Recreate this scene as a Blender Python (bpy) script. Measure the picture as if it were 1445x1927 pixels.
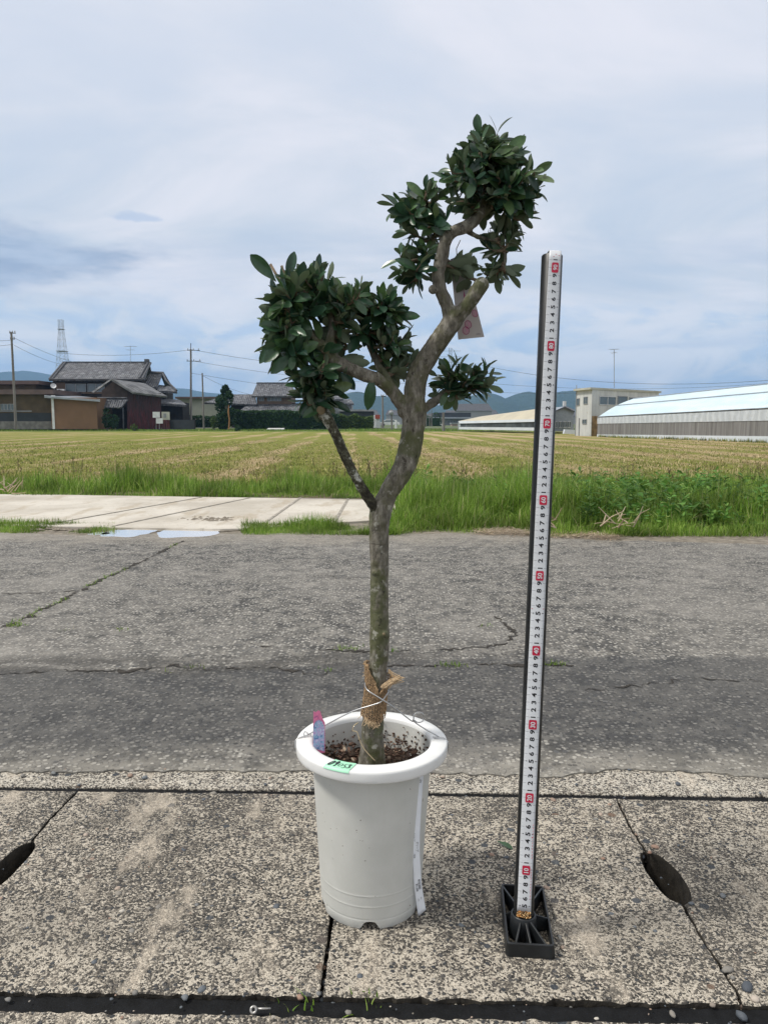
import bpy, bmesh, math, random
import numpy as np
from mathutils import Vector, Matrix, noise as mnoise
from mathutils.geometry import delaunay_2d_cdt
R = math.radians
random.seed(7); rng = np.random.default_rng(7)
scn = bpy.context.scene
for o in list(bpy.data.objects): bpy.data.objects.remove(o)

# ---------------------------------------------------------------- camera
CAMH = 0.70; PITCH = math.atan((963.5-796)/1448.0); F = 1448.0
cd = bpy.data.cameras.new('camera'); cam = bpy.data.objects.new('camera', cd)
scn.collection.objects.link(cam); scn.camera = cam
cd.sensor_fit = 'VERTICAL'; cd.sensor_height = 36; cd.lens = F/1927*36
cam.location = (0, 0, CAMH); cam.rotation_euler = (math.pi/2-PITCH, 0, 0)
cd.clip_start = 0.05; cd.clip_end = 20000
scn.render.resolution_x = 767; scn.render.resolution_y = 1024
# ---------------------------------------------------------------- look
vs = scn.view_settings
vs.view_transform = 'Standard'; vs.look = 'None'; vs.exposure = 0.5; vs.gamma = 1
# ---------------------------------------------------------------- sun
SUN = Vector((-0.58, -0.10, 0.81)).normalized()
sl = bpy.data.lights.new('sun', 'SUN'); sun = bpy.data.objects.new('sun', sl)
scn.collection.objects.link(sun)
sl.energy = 2.3; sl.angle = R(9); sl.color = (1.0, 0.955, 0.88)
sun.rotation_euler = SUN.to_track_quat('Z', 'Y').to_euler(); sun.location = (-5, -1, 8)

# ---------------------------------------------------------------- node helpers
class NT:
    def __init__(s, nt): s.nt = nt
    def __call__(s, typ, ins=None, **props):
        n = s.nt.nodes.new(typ)
        for k, v in props.items(): setattr(n, k, v)
        for k, v in (ins or {}).items():
            sock = n.inputs[k]
            if isinstance(v, bpy.types.NodeSocket): s.nt.links.new(v, sock)
            elif isinstance(v, bpy.types.Node): s.nt.links.new(v.outputs[0], sock)
            else: sock.default_value = v
        return n
    def math(s, op, a, b=None, c=None, clamp=False):
        ins = {0: a}
        if b is not None: ins[1] = b
        if c is not None: ins[2] = c
        return s('ShaderNodeMath', ins, operation=op, use_clamp=clamp).outputs[0]
    def noise(s, vec, scale, detail=3, rough=.55, dist=0.0):
        return s('ShaderNodeTexNoise', {'Vector': vec, 'Scale': scale, 'Detail': detail, 'Roughness': rough, 'Distortion': dist}).outputs[0]
    def vor(s, vec, scale, feature='F1', rnd=1.0):
        return s('ShaderNodeTexVoronoi', {'Vector': vec, 'Scale': scale, 'Randomness': rnd}, feature=feature)
    def ss(s, v, lo, hi, a=0.0, b=1.0):
        return s('ShaderNodeMapRange', {'Value': v, 'From Min': lo, 'From Max': hi, 'To Min': a, 'To Max': b}, interpolation_type='SMOOTHSTEP').outputs[0]
    def lin(s, v, lo, hi, a=0.0, b=1.0):
        return s('ShaderNodeMapRange', {'Value': v, 'From Min': lo, 'From Max': hi, 'To Min': a, 'To Max': b}).outputs[0]
    def mix(s, f, a, b, mode='MIX'):
        n = s.nt.nodes.new('ShaderNodeMix'); n.data_type = 'RGBA'; n.blend_type = mode
        for i, v in ((0, f), (6, a), (7, b)):
            if isinstance(v, bpy.types.NodeSocket): s.nt.links.new(v, n.inputs[i])
            else: n.inputs[i].default_value = v if i == 0 else (tuple(v)+(1,))[:4]
        return n.outputs[2]
    def ramp(s, f, stops, interp='LINEAR'):
        n = s('ShaderNodeValToRGB', {0: f}); cr = n.color_ramp; cr.interpolation = interp
        while len(cr.elements) < len(stops): cr.elements.new(.5)
        for e, (p, c) in zip(cr.elements, stops): e.position = p; e.color = (tuple(c)+(1,))[:4]
        return n.outputs[0]
    def sep(s, v): return s('ShaderNodeSeparateXYZ', {0: v}).outputs
    def comb(s, x, y, z): return s('ShaderNodeCombineXYZ', {0: x, 1: y, 2: z}).outputs[0]
    def mapping(s, v, scale=(1, 1, 1), rot=(0, 0, 0), loc=(0, 0, 0)):
        return s('ShaderNodeMapping', {'Vector': v, 'Scale': scale, 'Rotation': rot, 'Location': loc}).outputs[0]
    def bump(s, h, strength=.5, dist=.001, normal=None):
        ins = {'Height': h, 'Strength': strength, 'Distance': dist}
        if normal is not None: ins['Normal'] = normal
        return s('ShaderNodeBump', ins).outputs[0]

MATS = {}
def material(name, fn):
    m = bpy.data.materials.new(name); m.use_nodes = True
    nt = m.node_tree; nt.nodes.clear(); N = NT(nt)
    out = nt.nodes.new('ShaderNodeOutputMaterial')
    r = fn(N)
    if isinstance(r, bpy.types.Node): r = r.outputs[0]
    nt.links.new(r, out.inputs[0]); MATS[name] = m
    return m
def pbsdf(N, col, rough=.6, normal=None, metal=0.0, spec=.5, **kw):
    ins = {'Base Color': (tuple(col)+(1,))[:4] if isinstance(col, (tuple, list)) else col, 'Roughness': rough, 'Metallic': metal, 'Specular IOR Level': spec}
    if normal is not None: ins['Normal'] = normal
    ins.update(kw)
    return N('ShaderNodeBsdfPrincipled', ins)
def pos(N): return N('ShaderNodeNewGeometry').outputs['Position']
def objc(N): return N('ShaderNodeTexCoord').outputs['Object']
def simple(name, col, rough=.6, metal=0.0, var=.15, vscale=30, bump=.0, spec=.4):
    """colour broken up by wear-like noise in the surface itself"""
    def f(N):
        p = objc(N); n = N.noise(p, vscale, 4)
        c = N.mix(N.ss(n, .3, .75), tuple(x*(1-var) for x in col), tuple(min(1, x*(1+var)) for x in col))
        nm = N.bump(N.noise(p, vscale*4, 3), .4, bump) if bump else None
        return pbsdf(N, c, N.lin(n, .3, .7, rough-.06, rough+.06), nm, metal, spec)
    return material(name, f)

# ---------------------------------------------------------------- sky
w = bpy.data.worlds.new('World'); scn.world = w; w.use_nodes = True
w.node_tree.nodes.clear(); N = NT(w.node_tree)
D = N('ShaderNodeTexCoord').outputs['Generated']
sk = N('ShaderNodeTexSky'); sk.sky_type = 'NISHITA'; sk.sun_disc = False
sk.sun_elevation = math.asin(SUN.z); sk.sun_rotation = math.atan2(SUN.x, SUN.y); sk.air_density = 1.2; sk.dust_density = 2.0
X, Y, Z = N.sep(D)
zc = N.math('MAXIMUM', Z, 0.0)
den = N.math('ADD', zc, .22)
P2 = N.comb(N.math('DIVIDE', X, den), N.math('DIVIDE', Y, den), 0.0)
n1 = N.noise(N.mapping(P2, (.9, 1.5, 1), (0, 0, R(18))), 1.0, 8, .58, .7)
n2 = N.noise(N.mapping(P2, (.55, 1.2, 1), (0, 0, R(-20)), (3, 1.7, 0)), 1.3, 8, .60, .5)
# high thin stratus: pale lavender grey to pale blue
hi = N.ramp(N.ss(n1, .34, .68), [(0, (4.3, 5.0, 5.9)), (.45, (5.2, 5.6, 6.2)), (1, (6.5, 6.5, 6.9))])
elev = N.ss(Z, .17, .42)
hi = N.mix(N.math('MULTIPLY', elev, .45), hi, (5.9, 5.95, 6.6))
streak = N.ss(n2, .52, .74)
hi = N.mix(N.math('MULTIPLY', streak, .65), hi, (4.2, 4.8, 5.8))
# gaps of plain sky
hole = N.ss(N.noise(N.mapping(P2, (.7, 1.0, 1), (0, 0, .3), (9, 4, 0)), .9, 4), .56, .75)
hi = N.mix(N.math('MULTIPLY', hole, .22), hi, sk.outputs[0])
# low band near the horizon: heaped white clouds over blue grey
L = N.mapping(D, (8, 8, 22), (0, 0, 0), (2.3, 0, 4.1))
c1 = N.noise(L, 1.0, 8, .62, .6)
c2 = N.noise(N.mapping(D, (4, 4, 40), (0, 0, 0), (7, 3, 1)), 1.0, 5, .5, .3)
low = N.ramp(N.ss(c1, .38, .62), [(0, (4.1, 5.3, 6.9)), (.35, (5.2, 6.1, 7.1)), (.65, (6.4, 6.8, 7.3)), (1, (7.5, 7.6, 7.8))])
low = N.mix(N.math('MULTIPLY', N.ss(c2, .5, .68), .45), low, (4.2, 5.1, 6.5))
lowm = N.ss(N.math('ADD', Z, N.math('MULTIPLY', N.math('SUBTRACT', c1, .5), .12)), .19, .075)
sky = N.mix(N.math('MULTIPLY', lowm, .85), hi, low)
# grey bank on the left and a small wisp beside it
wob = N.math('MULTIPLY', N.math('SUBTRACT', N.noise(N.mapping(D, (9, 9, 34)), 1.0, 6, .6), .5), 1.7)
wob2 = N.math('MULTIPLY', N.math('SUBTRACT', N.noise(N.mapping(D, (30, 30, 90)), 1.0, 5, .6), .5), 2.2)
def blob(cx, cz, wx, wz, wobn, lo, hi_):
    a = N.math('DIVIDE', N.math('SUBTRACT', X, cx), wx); b = N.math('DIVIDE', N.math('SUBTRACT', Z, cz), wz)
    r = N.math('SQRT', N.math('ADD', N.math('MULTIPLY', a, a), N.math('MULTIPLY', b, b)))
    fr = N.ss(Y, 0.0, .1)
    return N.math('MULTIPLY', N.ss(N.math('ADD', r, wobn), hi_, lo), fr)
bk = blob(-.45, .185, .19, .052, wob, .35, 1.05)
shade = N.ss(N.noise(N.mapping(D, (10, 10, 50), (0, 0, 0), (1, 5, 2)), 1.0, 5), .35, .68)
sky = N.mix(N.math('MULTIPLY', bk, .95), sky, N.mix(shade, (2.7, 3.4, 4.6), (4.0, 4.7, 5.8)))
sky = N.mix(N.math('MULTIPLY', blob(-.285, .238, .03, .006, wob2, .4, 1.1), .55), sky, (3.2, 4.2, 5.8))
sky = N.mix(N.math('MULTIPLY', blob(.23, .045, .10, .016, wob, .3, 1.1), .6), sky, (3.1, 4.2, 6.1))
sky = N.mix(N.math('MULTIPLY', blob(-.33, .05, .16, .02, wob, .3, 1.1), .6), sky, (3.2, 4.4, 6.4))
# below the horizon only a dull ground tone
sky = N.mix(N.ss(Z, .47, .75), sky, (6.9, 6.7, 6.4))      # cloud added overhead out of view, whitened to take blue out of the light
sky = N.mix(N.ss(Z, 0.0, -.03), sky, (1.0, 1.1, .9))
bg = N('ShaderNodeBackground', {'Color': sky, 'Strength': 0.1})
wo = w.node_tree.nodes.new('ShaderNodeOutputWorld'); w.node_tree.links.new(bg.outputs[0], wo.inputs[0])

# ---------------------------------------------------------------- photo-to-place helpers (ray through a photo point meets a plane)
cp, sp = math.cos(PITCH), math.sin(PITCH)
def ray(px, py):
    u = (963.5-py)/F; r = (px-722.5)/F
    return Vector((r, cp+u*sp, -sp+u*cp))
def G(px, py, z=0.0):
    d = ray(px, py); t = (z-CAMH)/d.z
    return Vector((d.x*t, d.y*t, z))
def P(px, py, D):
    d = ray(px, py); t = D/d.y
    return Vector((d.x*t, D, CAMH+d.z*t))
def MPP(D): return D/F

# ---------------------------------------------------------------- mesh helpers
class MB:
    def __init__(s): s.v = []; s.f = []
    def add(s, vs, fs):
        o = len(s.v); s.v += [tuple(v) for v in vs]; s.f += [tuple(i+o for i in f) for f in fs]; return s
    def box(s, x0, x1, y0, y1, z0, z1, M=None):
        v = [Vector(p) for p in ((x0,y0,z0),(x1,y0,z0),(x1,y1,z0),(x0,y1,z0),(x0,y0,z1),(x1,y0,z1),(x1,y1,z1),(x0,y1,z1))]
        if M is not None: v = [M @ p for p in v]
        return s.add(v, [(0,3,2,1),(4,5,6,7),(0,1,5,4),(1,2,6,5),(2,3,7,6),(3,0,4,7)])
    def prism(s, pts, z0, z1):
        n = len(pts)
        s.add([(p[0],p[1],z0) for p in pts]+[(p[0],p[1],z1) for p in pts],
              [tuple(range(n))[::-1], tuple(range(n,2*n))]+[(i,(i+1)%n,n+(i+1)%n,n+i) for i in range(n)]); return s
    def worn_prism(s, pts, z0, z1, ch=.0018):
        q = []
        for p in pts:
            p = Vector((p[0], p[1], 0))
            if not q or (p-q[-1]).length > .0008: q.append(p)
        if (q[0]-q[-1]).length < .0008: q.pop()
        pts = q; n = len(pts)
        ar = sum(pts[i].x*pts[(i+1)%n].y-pts[(i+1)%n].x*pts[i].y for i in range(n))
        if ar < 0: pts = pts[::-1]
        ins = []
        for i in range(n):
            t = (pts[(i+1)%n]-pts[i-1]); t = t.normalized() if t.length > 1e-9 else Vector((1,0,0)); nn = Vector((-t.y, t.x, 0))
            ins.append(pts[i]+nn*ch*(1+.7*mnoise.noise(pts[i]*60)))
        v = [(p.x,p.y,z0) for p in pts]+[(p.x,p.y,z1-ch*.9) for p in pts]+[(p.x,p.y,z1) for p in ins]
        r = delaunay_2d_cdt([Vector((p.x, p.y)) for p in ins], [], [list(range(n))], 1, 1e-7)
        for p in r[0][n:]: pass
        base = 2*n; tris = []
        idx = [o_[0] if o_ else None for o_ in r[3]]
        extra = {}
        for k, p in enumerate(r[0]):
            if idx[k] is None: extra[k] = len(v); v.append((p.x, p.y, z1))
        for f in r[2]: tris.append(tuple(extra[k] if idx[k] is None else base+idx[k] for k in f))
        return s.add(v, tris+[(i,(i+1)%n,n+(i+1)%n,n+i) for i in range(n)]+[(n+i,n+(i+1)%n,2*n+(i+1)%n,2*n+i) for i in range(n)])
    def hexa(s, a, b):   # bottom 4 and top 4 points
        return s.add(list(a)+list(b), [(0,3,2,1),(4,5,6,7),(0,1,5,4),(1,2,6,5),(2,3,7,6),(3,0,4,7)])
    def slab(s, quad, th):  # thick sheet from 4 points
        q = [Vector(p) for p in quad]; n = (q[1]-q[0]).cross(q[3]-q[0]).normalized()*th
        return s.hexa([p-n for p in q], q)
    def bar(s, a, b, r, n=6, r2=None):
        return s.tube([a, b], [r, r if r2 is None else r2], n)
    def tube(s, pts, rad, n=8, jit=0, cap=True):
        pts = [Vector(p) for p in pts]; m = len(pts)
        if not hasattr(rad, '__len__'): rad = [rad]*m
        t0 = (pts[1]-pts[0]).normalized(); up = Vector((0,0,1)) if abs(t0.z) < .9 else Vector((1,0,0))
        a = t0.cross(up).normalized(); vs = []
        for i in range(m):
            t = (pts[min(i+1,m-1)]-pts[max(i-1,0)]).normalized()
            a = (a-t*a.dot(t)).normalized(); b = t.cross(a)
            for k in range(n):
                an = 2*math.pi*k/n; rr = rad[i]*(1+(random.uniform(-jit,jit) if jit else 0))
                vs.append(pts[i]+(a*math.cos(an)+b*math.sin(an))*rr)
        fs = [(i*n+k, i*n+(k+1)%n, (i+1)*n+(k+1)%n, (i+1)*n+k) for i in range(m-1) for k in range(n)]
        if cap: fs += [tuple(range(n))[::-1], tuple((m-1)*n+k for k in range(n))]
        return s.add(vs, fs)
    def lathe(s, prof, n=96, c=(0,0), M=None, closed=False):
        m = len(prof); vs = []
        for r, z in prof:
            for k in range(n):
                a = 2*math.pi*k/n; p = Vector((c[0]+r*math.cos(a), c[1]+r*math.sin(a), z))
                vs.append(M @ p if M is not None else p)
        rows = m if closed else m-1
        return s.add(vs, [(i*n+k, i*n+(k+1)%n, ((i+1)%m)*n+(k+1)%n, ((i+1)%m)*n+k) for i in range(rows) for k in range(n)])
    def build(s, name, mat, parent=None, smooth=False, bevel=0, recalc=True):
        me = bpy.data.meshes.new(name); me.from_pydata(s.v, [], s.f); me.update()
        if recalc:
            bm = bmesh.new(); bm.from_mesh(me); bmesh.ops.recalc_face_normals(bm, faces=bm.faces); bm.to_mesh(me); bm.free()
        o = bpy.data.objects.new(name, me); scn.collection.objects.link(o)
        me.materials.append(mat if not isinstance(mat, str) else MATS[mat])
        if smooth: me.polygons.foreach_set('use_smooth', [True]*len(me.polygons))
        if parent is not None: o.parent = parent; o.matrix_parent_inverse = parent.matrix_basis.inverted()
        if bevel:
            b = o.modifiers.new('bevel', 'BEVEL'); b.width = bevel; b.segments = 2; b.limit_method = 'ANGLE'; b.angle_limit = R(35)
        return o
def tag(o, label=None, cat=None, group=None, kind=None):
    for k, v in (('label', label), ('category', cat), ('group', group), ('kind', kind)):
        if v: o[k] = v
    return o
def thing(name, loc, label, cat, group=None):
    o = bpy.data.objects.new(name, None); o.location = loc; scn.collection.objects.link(o); o.empty_display_size = .1
    return tag(o, label, cat, group)
def struct(o): o['kind'] = 'structure'; return o
def smoothpath(pts, rad, k=6):
    """Catmull-Rom through pts (Vectors) and radii"""
    out = []; ro = []; n = len(pts)
    for i in range(n-1):
        p0, p1, p2, p3 = pts[max(i-1,0)], pts[i], pts[i+1], pts[min(i+2,n-1)]
        for j in range(k):
            t = j/k
            out.append(.5*((2*p1)+(-p0+p2)*t+(2*p0-5*p1+4*p2-p3)*t*t+(-p0+3*p1-3*p2+p3)*t**3))
            ro.append(rad[i]*(1-t)+rad[i+1]*t)
    out.append(pts[-1]); ro.append(rad[-1]); return out, ro
_tc = {}
def text_geo(s, spread=0.0):
    """outline of a word as verts/faces, origin at its middle, capital height 1"""
    if (s, spread) in _tc: return _tc[(s, spread)]
    cu = bpy.data.curves.new('t', 'FONT'); cu.body = s; cu.size = 1; cu.align_x = 'CENTER'; cu.offset = spread; cu.resolution_u = 3
    o = bpy.data.objects.new('t', cu); scn.collection.objects.link(o)
    dg = bpy.context.evaluated_depsgraph_get(); me = bpy.data.meshes.new_from_object(o.evaluated_get(dg))
    vs = np.array([v.co[:2] for v in me.vertices]); fs = [tuple(p.vertices) for p in me.polygons]
    bpy.data.objects.remove(o); bpy.data.curves.remove(cu); bpy.data.meshes.remove(me)
    lo, hi_ = vs.min(0), vs.max(0); vs = (vs-(lo+hi_)/2)/(hi_[1]-lo[1])
    _tc[(s, spread)] = (vs, fs); return vs, fs

# ---------------------------------------------------------------- materials: ground
def aggregate(name, SH0, SH1, seed=0., cream=(.62,.56,.465), band=None):
    def f(N):
        orn = N('ShaderNodeObjectInfo').outputs['Random']
        p = N('ShaderNodeVectorMath', {0: N.mapping(pos(N), loc=(seed, seed*1.7, 0)), 1: N.comb(N.math('MULTIPLY', orn, 7.3), N.math('MULTIPLY', orn, 3.1), 0.0)}, operation='ADD').outputs[0]
        wp = N('ShaderNodeVectorMath', {0: p, 1: N('ShaderNodeVectorMath', {0: N('ShaderNodeTexNoise', {'Vector': p, 'Scale': 190.0, 'Detail': 2.0}).outputs[1], 1: (.0042,.0042,.0042)}, operation='MULTIPLY').outputs[0]}, operation='ADD').outputs[0]
        v1 = N.vor(wp, 390); v2 = N.vor(wp, 130); v3 = N.vor(p, 40)
        r1 = N.sep(v1.outputs['Color'])[0]; r2 = N.sep(v2.outputs['Color'])[0]; r3 = N.sep(v3.outputs['Color'])[0]
        big = N.noise(p, 4.5, 4, .6); mid = N.noise(p, 30.0, 5, .7); fine = N.noise(p, 420, 3, .65)
        worn = N.math('ADD', N.math('ADD', N.math('MULTIPLY', big, .5), N.math('MULTIPLY', mid, .5)), N.math('MULTIPLY', N.math('SUBTRACT', orn, .5), .05))
        # share of grains still covered with pale cement
        share = N.lin(worn, .40, .60, SH0, SH1)
        isst = N.ss(N.math('SUBTRACT', N.math('ADD', r1, N.math('MULTIPLY', N.math('SUBTRACT', fine, .5), .9)), share), -.03, .05)
        g1 = N.sep(v1.outputs['Color'])[1]
        c1 = N.ramp(g1, [(0,(.030,.029,.028)),(.35,(.070,.065,.058)),(.65,(.120,.110,.096)),(.85,(.19,.168,.14)),(1,(.34,.30,.24))])
        c2 = N.ramp(r2, [(0,(.045,.050,.056)),(.5,(.085,.085,.085)),(.8,(.15,.13,.11)),(1,(.42,.39,.34))])
        c3 = N.ramp(r3, [(0,(.060,.068,.080)),(.6,(.11,.118,.125)),(.9,(.17,.13,.10)),(1,(.25,.16,.11))])
        m2 = N.math('MULTIPLY', N.ss(v2.outputs['Distance'], .42, .34), N.math('LESS_THAN', N.sep(v2.outputs['Color'])[1], .30))
        m3 = N.math('MULTIPLY', N.ss(v3.outputs['Distance'], .30, .26), N.math('LESS_THAN', N.sep(v3.outputs['Color'])[1], .07))
        cem = N.mix(N.ss(fine, .30, .65), tuple(x*.66 for x in cream), tuple(min(.8, x*1.12) for x in cream))
        cem = N.mix(N.math('MULTIPLY', N.ss(N.sep(v1.outputs['Color'])[2], .6, .9), .4), cem, (.33,.28,.22))
        c = N.mix(isst, cem, c1); c = N.mix(m2, c, c2); c = N.mix(m3, c, c3)
        c = N.mix(N.math('MULTIPLY', N.ss(fine, .60, .72), .55), c, (.035,.032,.030))
        st = N.ss(N.noise(N.mapping(p, (1.5, .6, 1), loc=(4, 2, 0)), 6.5, 7, .70), .54, .66)
        c = N.mix(N.math('MULTIPLY', st, N.ss(fine, .2, .6, .25, .75)), c, (.66,.575,.465))
        gr = N.ss(N.noise(N.mapping(p, loc=(8, 3, 0)), 3.1, 4, .6), .50, .70)
        c = N.mix(N.math('MULTIPLY', gr, .30), c, (.075,.070,.062))
        h = N.math('ADD', N.math('MULTIPLY', isst, .6), N.math('ADD', N.math('MULTIPLY', m2, .9), N.math('ADD', N.math('MULTIPLY', fine, .9), N.math('MULTIPLY', N.math('SUBTRACT', .5, v1.outputs['Distance']), .8))))
        nm = N.bump(h, 1.0, .0028, N.bump(mid, .7, .006))
        return pbsdf(N, c, N.lin(m2, 0, 1, .9, .65), nm, spec=.3)
    return material(name, f)
aggregate('aggregate_concrete', .16, .80, 0)
aggregate('aggregate_concrete_pale', .40, .80, 11, (.68,.63,.54))
def _asph(N):
    p = pos(N); x, y, z = N.sep(p)
    v1 = N.vor(p, 92); v2 = N.vor(p, 50)
    r1 = N.sep(v1.outputs['Color'])[0]; g1 = N.sep(v2.outputs['Color'])[1]
    c1 = N.ramp(r1, [(0,(.026,.026,.026)),(.30,(.095,.092,.087)),(.55,(.215,.207,.190)),(.82,(.32,.305,.275)),(1,(.43,.41,.37))])
    big = N.noise(p, 1.1, 5, .62); mid = N.noise(p, 12, 5, .65); fine = N.noise(p, 240, 3)
    binder = N.mix(N.ss(mid, .35, .65), (.045,.044,.042), (.18,.17,.152))
    m1 = N.ss(v1.outputs['Distance'], .52, .40)
    c = N.mix(m1, binder, c1)
    c = N.mix(N.math('MULTIPLY', N.ss(v2.outputs['Distance'], .33, .28), N.math('LESS_THAN', g1, .12)), c, N.ramp(N.sep(v2.outputs['Color'])[0], [(0,(.05,.055,.06)),(.8,(.1,.1,.1)),(1,(.32,.31,.29))]))
    # dusty, paler lane and pale worn spots
    c = N.mix(N.math('MULTIPLY', N.ss(big, .42, .68), .42), c, (.27,.255,.23))
    c = N.mix(N.math('MULTIPLY', N.ss(N.noise(p, 3.7, 5, .6), .56, .70), .30), c, (.36,.34,.305))
    # newer dark patch of surfacing along the slabs, ragged edge
    yy = N.math('ADD', y, N.math('MULTIPLY', N.math('SUBTRACT', N.noise(N.mapping(p, (1.3, 3, 1)), 2.0, 5, .7), .5), .16))
    yy = N.math('SUBTRACT', yy, N.math('MULTIPLY', N.ss(x, -.7, .5), .13))
    far_e = N.ss(yy, 2.14, 2.09); near_e = N.ss(N.math('ADD', y, N.math('MULTIPLY', N.math('SUBTRACT', N.noise(p, 4, 4), .5), .35)), 1.50, 1.66)
    dk = N.math('MULTIPLY', far_e, near_e)
    c = N.mix(N.math('MULTIPLY', dk, .60), c, N.mix(N.ss(fine, .3, .7), (.022,.023,.025), (.055,.056,.059)))
    # damp dark seam just beyond the patch
    seam = N.math('MULTIPLY', N.ss(yy, 2.06, 2.12), N.ss(yy, 2.30, 2.20))
    seam = N.math('MULTIPLY', seam, N.math('MULTIPLY', N.ss(N.noise(N.mapping(p, (1,2,1)), 5, 4), .35, .55), N.ss(x, .5, -.1)))
    c = N.mix(N.math('MULTIPLY', seam, .6), c, (.04,.037,.033))
    dust = N.math('MULTIPLY', N.ss(y, 1.66, 1.46), N.ss(N.noise(p, 14, 5, .7), .30, .6))
    c = N.mix(N.math('MULTIPLY', dust, .55), c, (.30,.28,.24))
    wob = N.math('ADD', y, N.math('MULTIPLY', N.math('SUBTRACT', N.noise(p, 3, 4), .5), .9))
    c = N.mix(N.math('MULTIPLY', N.ss(wob, 4.25, 4.8), .5), c, (.30,.27,.225))
    h = N.math('ADD', N.math('MULTIPLY', m1, .8), N.math('MULTIPLY', fine, .5))
    nm = N.bump(h, .9, .0022, N.bump(N.noise(p, 22, 4), .5, .01))
    return pbsdf(N, c, .82, nm, spec=.35)
material('asphalt', _asph)
def _field(N):
    p = pos(N); x, y, z = N.sep(p)
    q = N.mapping(p, (1, .06, 1), (0, 0, R(-2.8)))        # rows run away from the road
    rx = N.sep(N.mapping(p, (1, 1, 1), (0, 0, R(-2.8))))[0]
    big = N.noise(p, .09, 5, .6); wig = N.noise(N.mapping(p, (.6, .1, 1)), 1.0, 3)
    row = N.math('SINE', N.math('MULTIPLY', N.math('ADD', rx, N.math('MULTIPLY', wig, .9)), 2*math.pi/2.6))
    rown = N.noise(q, 1.6, 5, .6)
    straw = N.math('ADD', N.math('MULTIPLY', row, .13), N.math('ADD', rown, N.math('MULTIPLY', N.math('SUBTRACT', big, .5), .9)))
    side = N.ss(N.math('ADD', x, N.math('MULTIPLY', y, -.05)), -6, 9)
    straw = N.math('ADD', straw, N.math('MULTIPLY', side, .11))
    m = N.ss(straw, .50, .74)
    g = N.mix(N.ss(N.noise(p, 3.0, 5, .7), .3, .7), (.155,.175,.034), (.30,.30,.080))
    s = N.mix(N.ss(N.noise(p, 7.0, 5, .7), .3, .7), (.34,.25,.125), (.56,.44,.27))
    c = N.mix(m, g, s)
    c = N.mix(N.math('MULTIPLY', N.ss(N.noise(p, 22, 4, .7), .56, .68), .5), c, (.06,.085,.018))
    # wheel tracks of bare soil
    tr = N.ss(N.math('ABSOLUTE', N.math('SUBTRACT', N.math('FRACT', N.math('DIVIDE', N.math('ADD', rx, 40.3), 7.8)), .5)), .035, .015)
    c = N.mix(N.math('MULTIPLY', tr, .5), c, (.33,.235,.14))
    # darker green verge at the far edge
    c = N.mix(N.math('MULTIPLY', N.ss(N.math('ADD', y, N.math('MULTIPLY', rown, 14)), 96, 104), .8), c, (.09,.15,.03))
    nm = N.bump(N.noise(p, 9, 5, .75), 1, .12)
    return pbsdf(N, c, .95, nm, spec=.1)
material('field', _field)
def _soil(N):
    p = pos(N); n = N.noise(p, 9, 5, .65)
    c = N.ramp(n, [(.3,(.07,.055,.035)),(.55,(.17,.135,.09)),(.75,(.28,.225,.15))])
    c = N.mix(N.ss(N.noise(p, 2.2, 4), .45, .6), c, (.055,.075,.022))
    return pbsdf(N, c, .95, N.bump(N.noise(p, 60, 5, .7), 1, .02), spec=.15)
material('verge_soil', _soil)
def _dirt(N):
    p = pos(N)
    c = N.ramp(N.noise(p, 18, 6, .7), [(.3,(.10,.085,.065)),(.5,(.20,.175,.14)),(.7,(.34,.30,.245))])
    return pbsdf(N, c, .85, N.bump(N.noise(p, 120, 5, .7), 1, .006), spec=.3)
material('dirt', _dirt)
def _pad(N):
    p = pos(N)
    c = N.mix(N.ss(N.noise(p, 1.1, 5, .65), .35, .65), (.40,.365,.31), (.55,.515,.455))
    c = N.mix(N.math('MULTIPLY', N.ss(N.noise(N.mapping(p, (2.6, .7, 1), (0,0,.5)), 2, 5, .65), .52, .66), .55), c, (.34,.28,.20))
    c = N.mix(N.math('MULTIPLY', N.ss(N.noise(p, 24, 5, .75), .58, .68), .55), c, (.19,.165,.13))
    return pbsdf(N, c, .85, N.bump(N.noise(p, 60, 4), .5, .004), spec=.3)
material('pad_concrete', _pad)
simple('joint_rubber', (.006,.0065,.0075), .8, var=.5, vscale=60, bump=.004, spec=.2)
simple('gap_dirt', (.035,.03,.024), .95, var=.5, vscale=80, bump=.003)
simple('ditch', (.028,.026,.022), .95, var=.4, vscale=15, bump=.01)
material('water', lambda N: pbsdf(N, (.95,.91,.86), .03, N.bump(N.noise(pos(N), 9, 2), .03, .01), metal=.85))

# ---------------------------------------------------------------- terrain: one sheet to the horizon
FZ = -0.35      # field level
def gz(y):
    prof = [(-9e9,-.04),(-3.01,-.04),(-3.0,-.04),(.30,-.04),(.31,-.40),(1.49,-.40),(1.50,-.04),(4.7,-.04),(5.4,-.01),(8.2,-.03),(9.0,-.12),(10.6,FZ),(108,FZ),(110.5,-.06),(9e9,-.06)]
    for (a, za), (b, zb) in zip(prof, prof[1:]):
        if a <= y <= b: return za+(zb-za)*((y-a)/(b-a) if b-a < 1e6 else 0)
    return -.06
def sheet(name, ys, xs, mat, zf):
    vs = [(x, y, zf(x, y)) for y in ys for x in xs]; n = len(xs)
    fs = [(j*n+i, j*n+i+1, (j+1)*n+i+1, (j+1)*n+i) for j in range(len(ys)-1) for i in range(n-1)]
    return MB().add(vs, fs).build(name, mat, recalc=False)
ground = sheet('ground', [-40,-3,.30,.31,1.49,1.50,4.7,5.4,6.2,7,7.7,8.2,8.6,9,9.5,10,10.6,11.2], [-9000,-400,-120,-40,-16,-8,-4,-2,0,2,4,8,16,40,120,400,9000], 'verge_soil', lambda x, y: gz(y)+(.03*mnoise.noise(Vector((x*.7,y*.7,0))) if 5<y<10 else 0))
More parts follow.
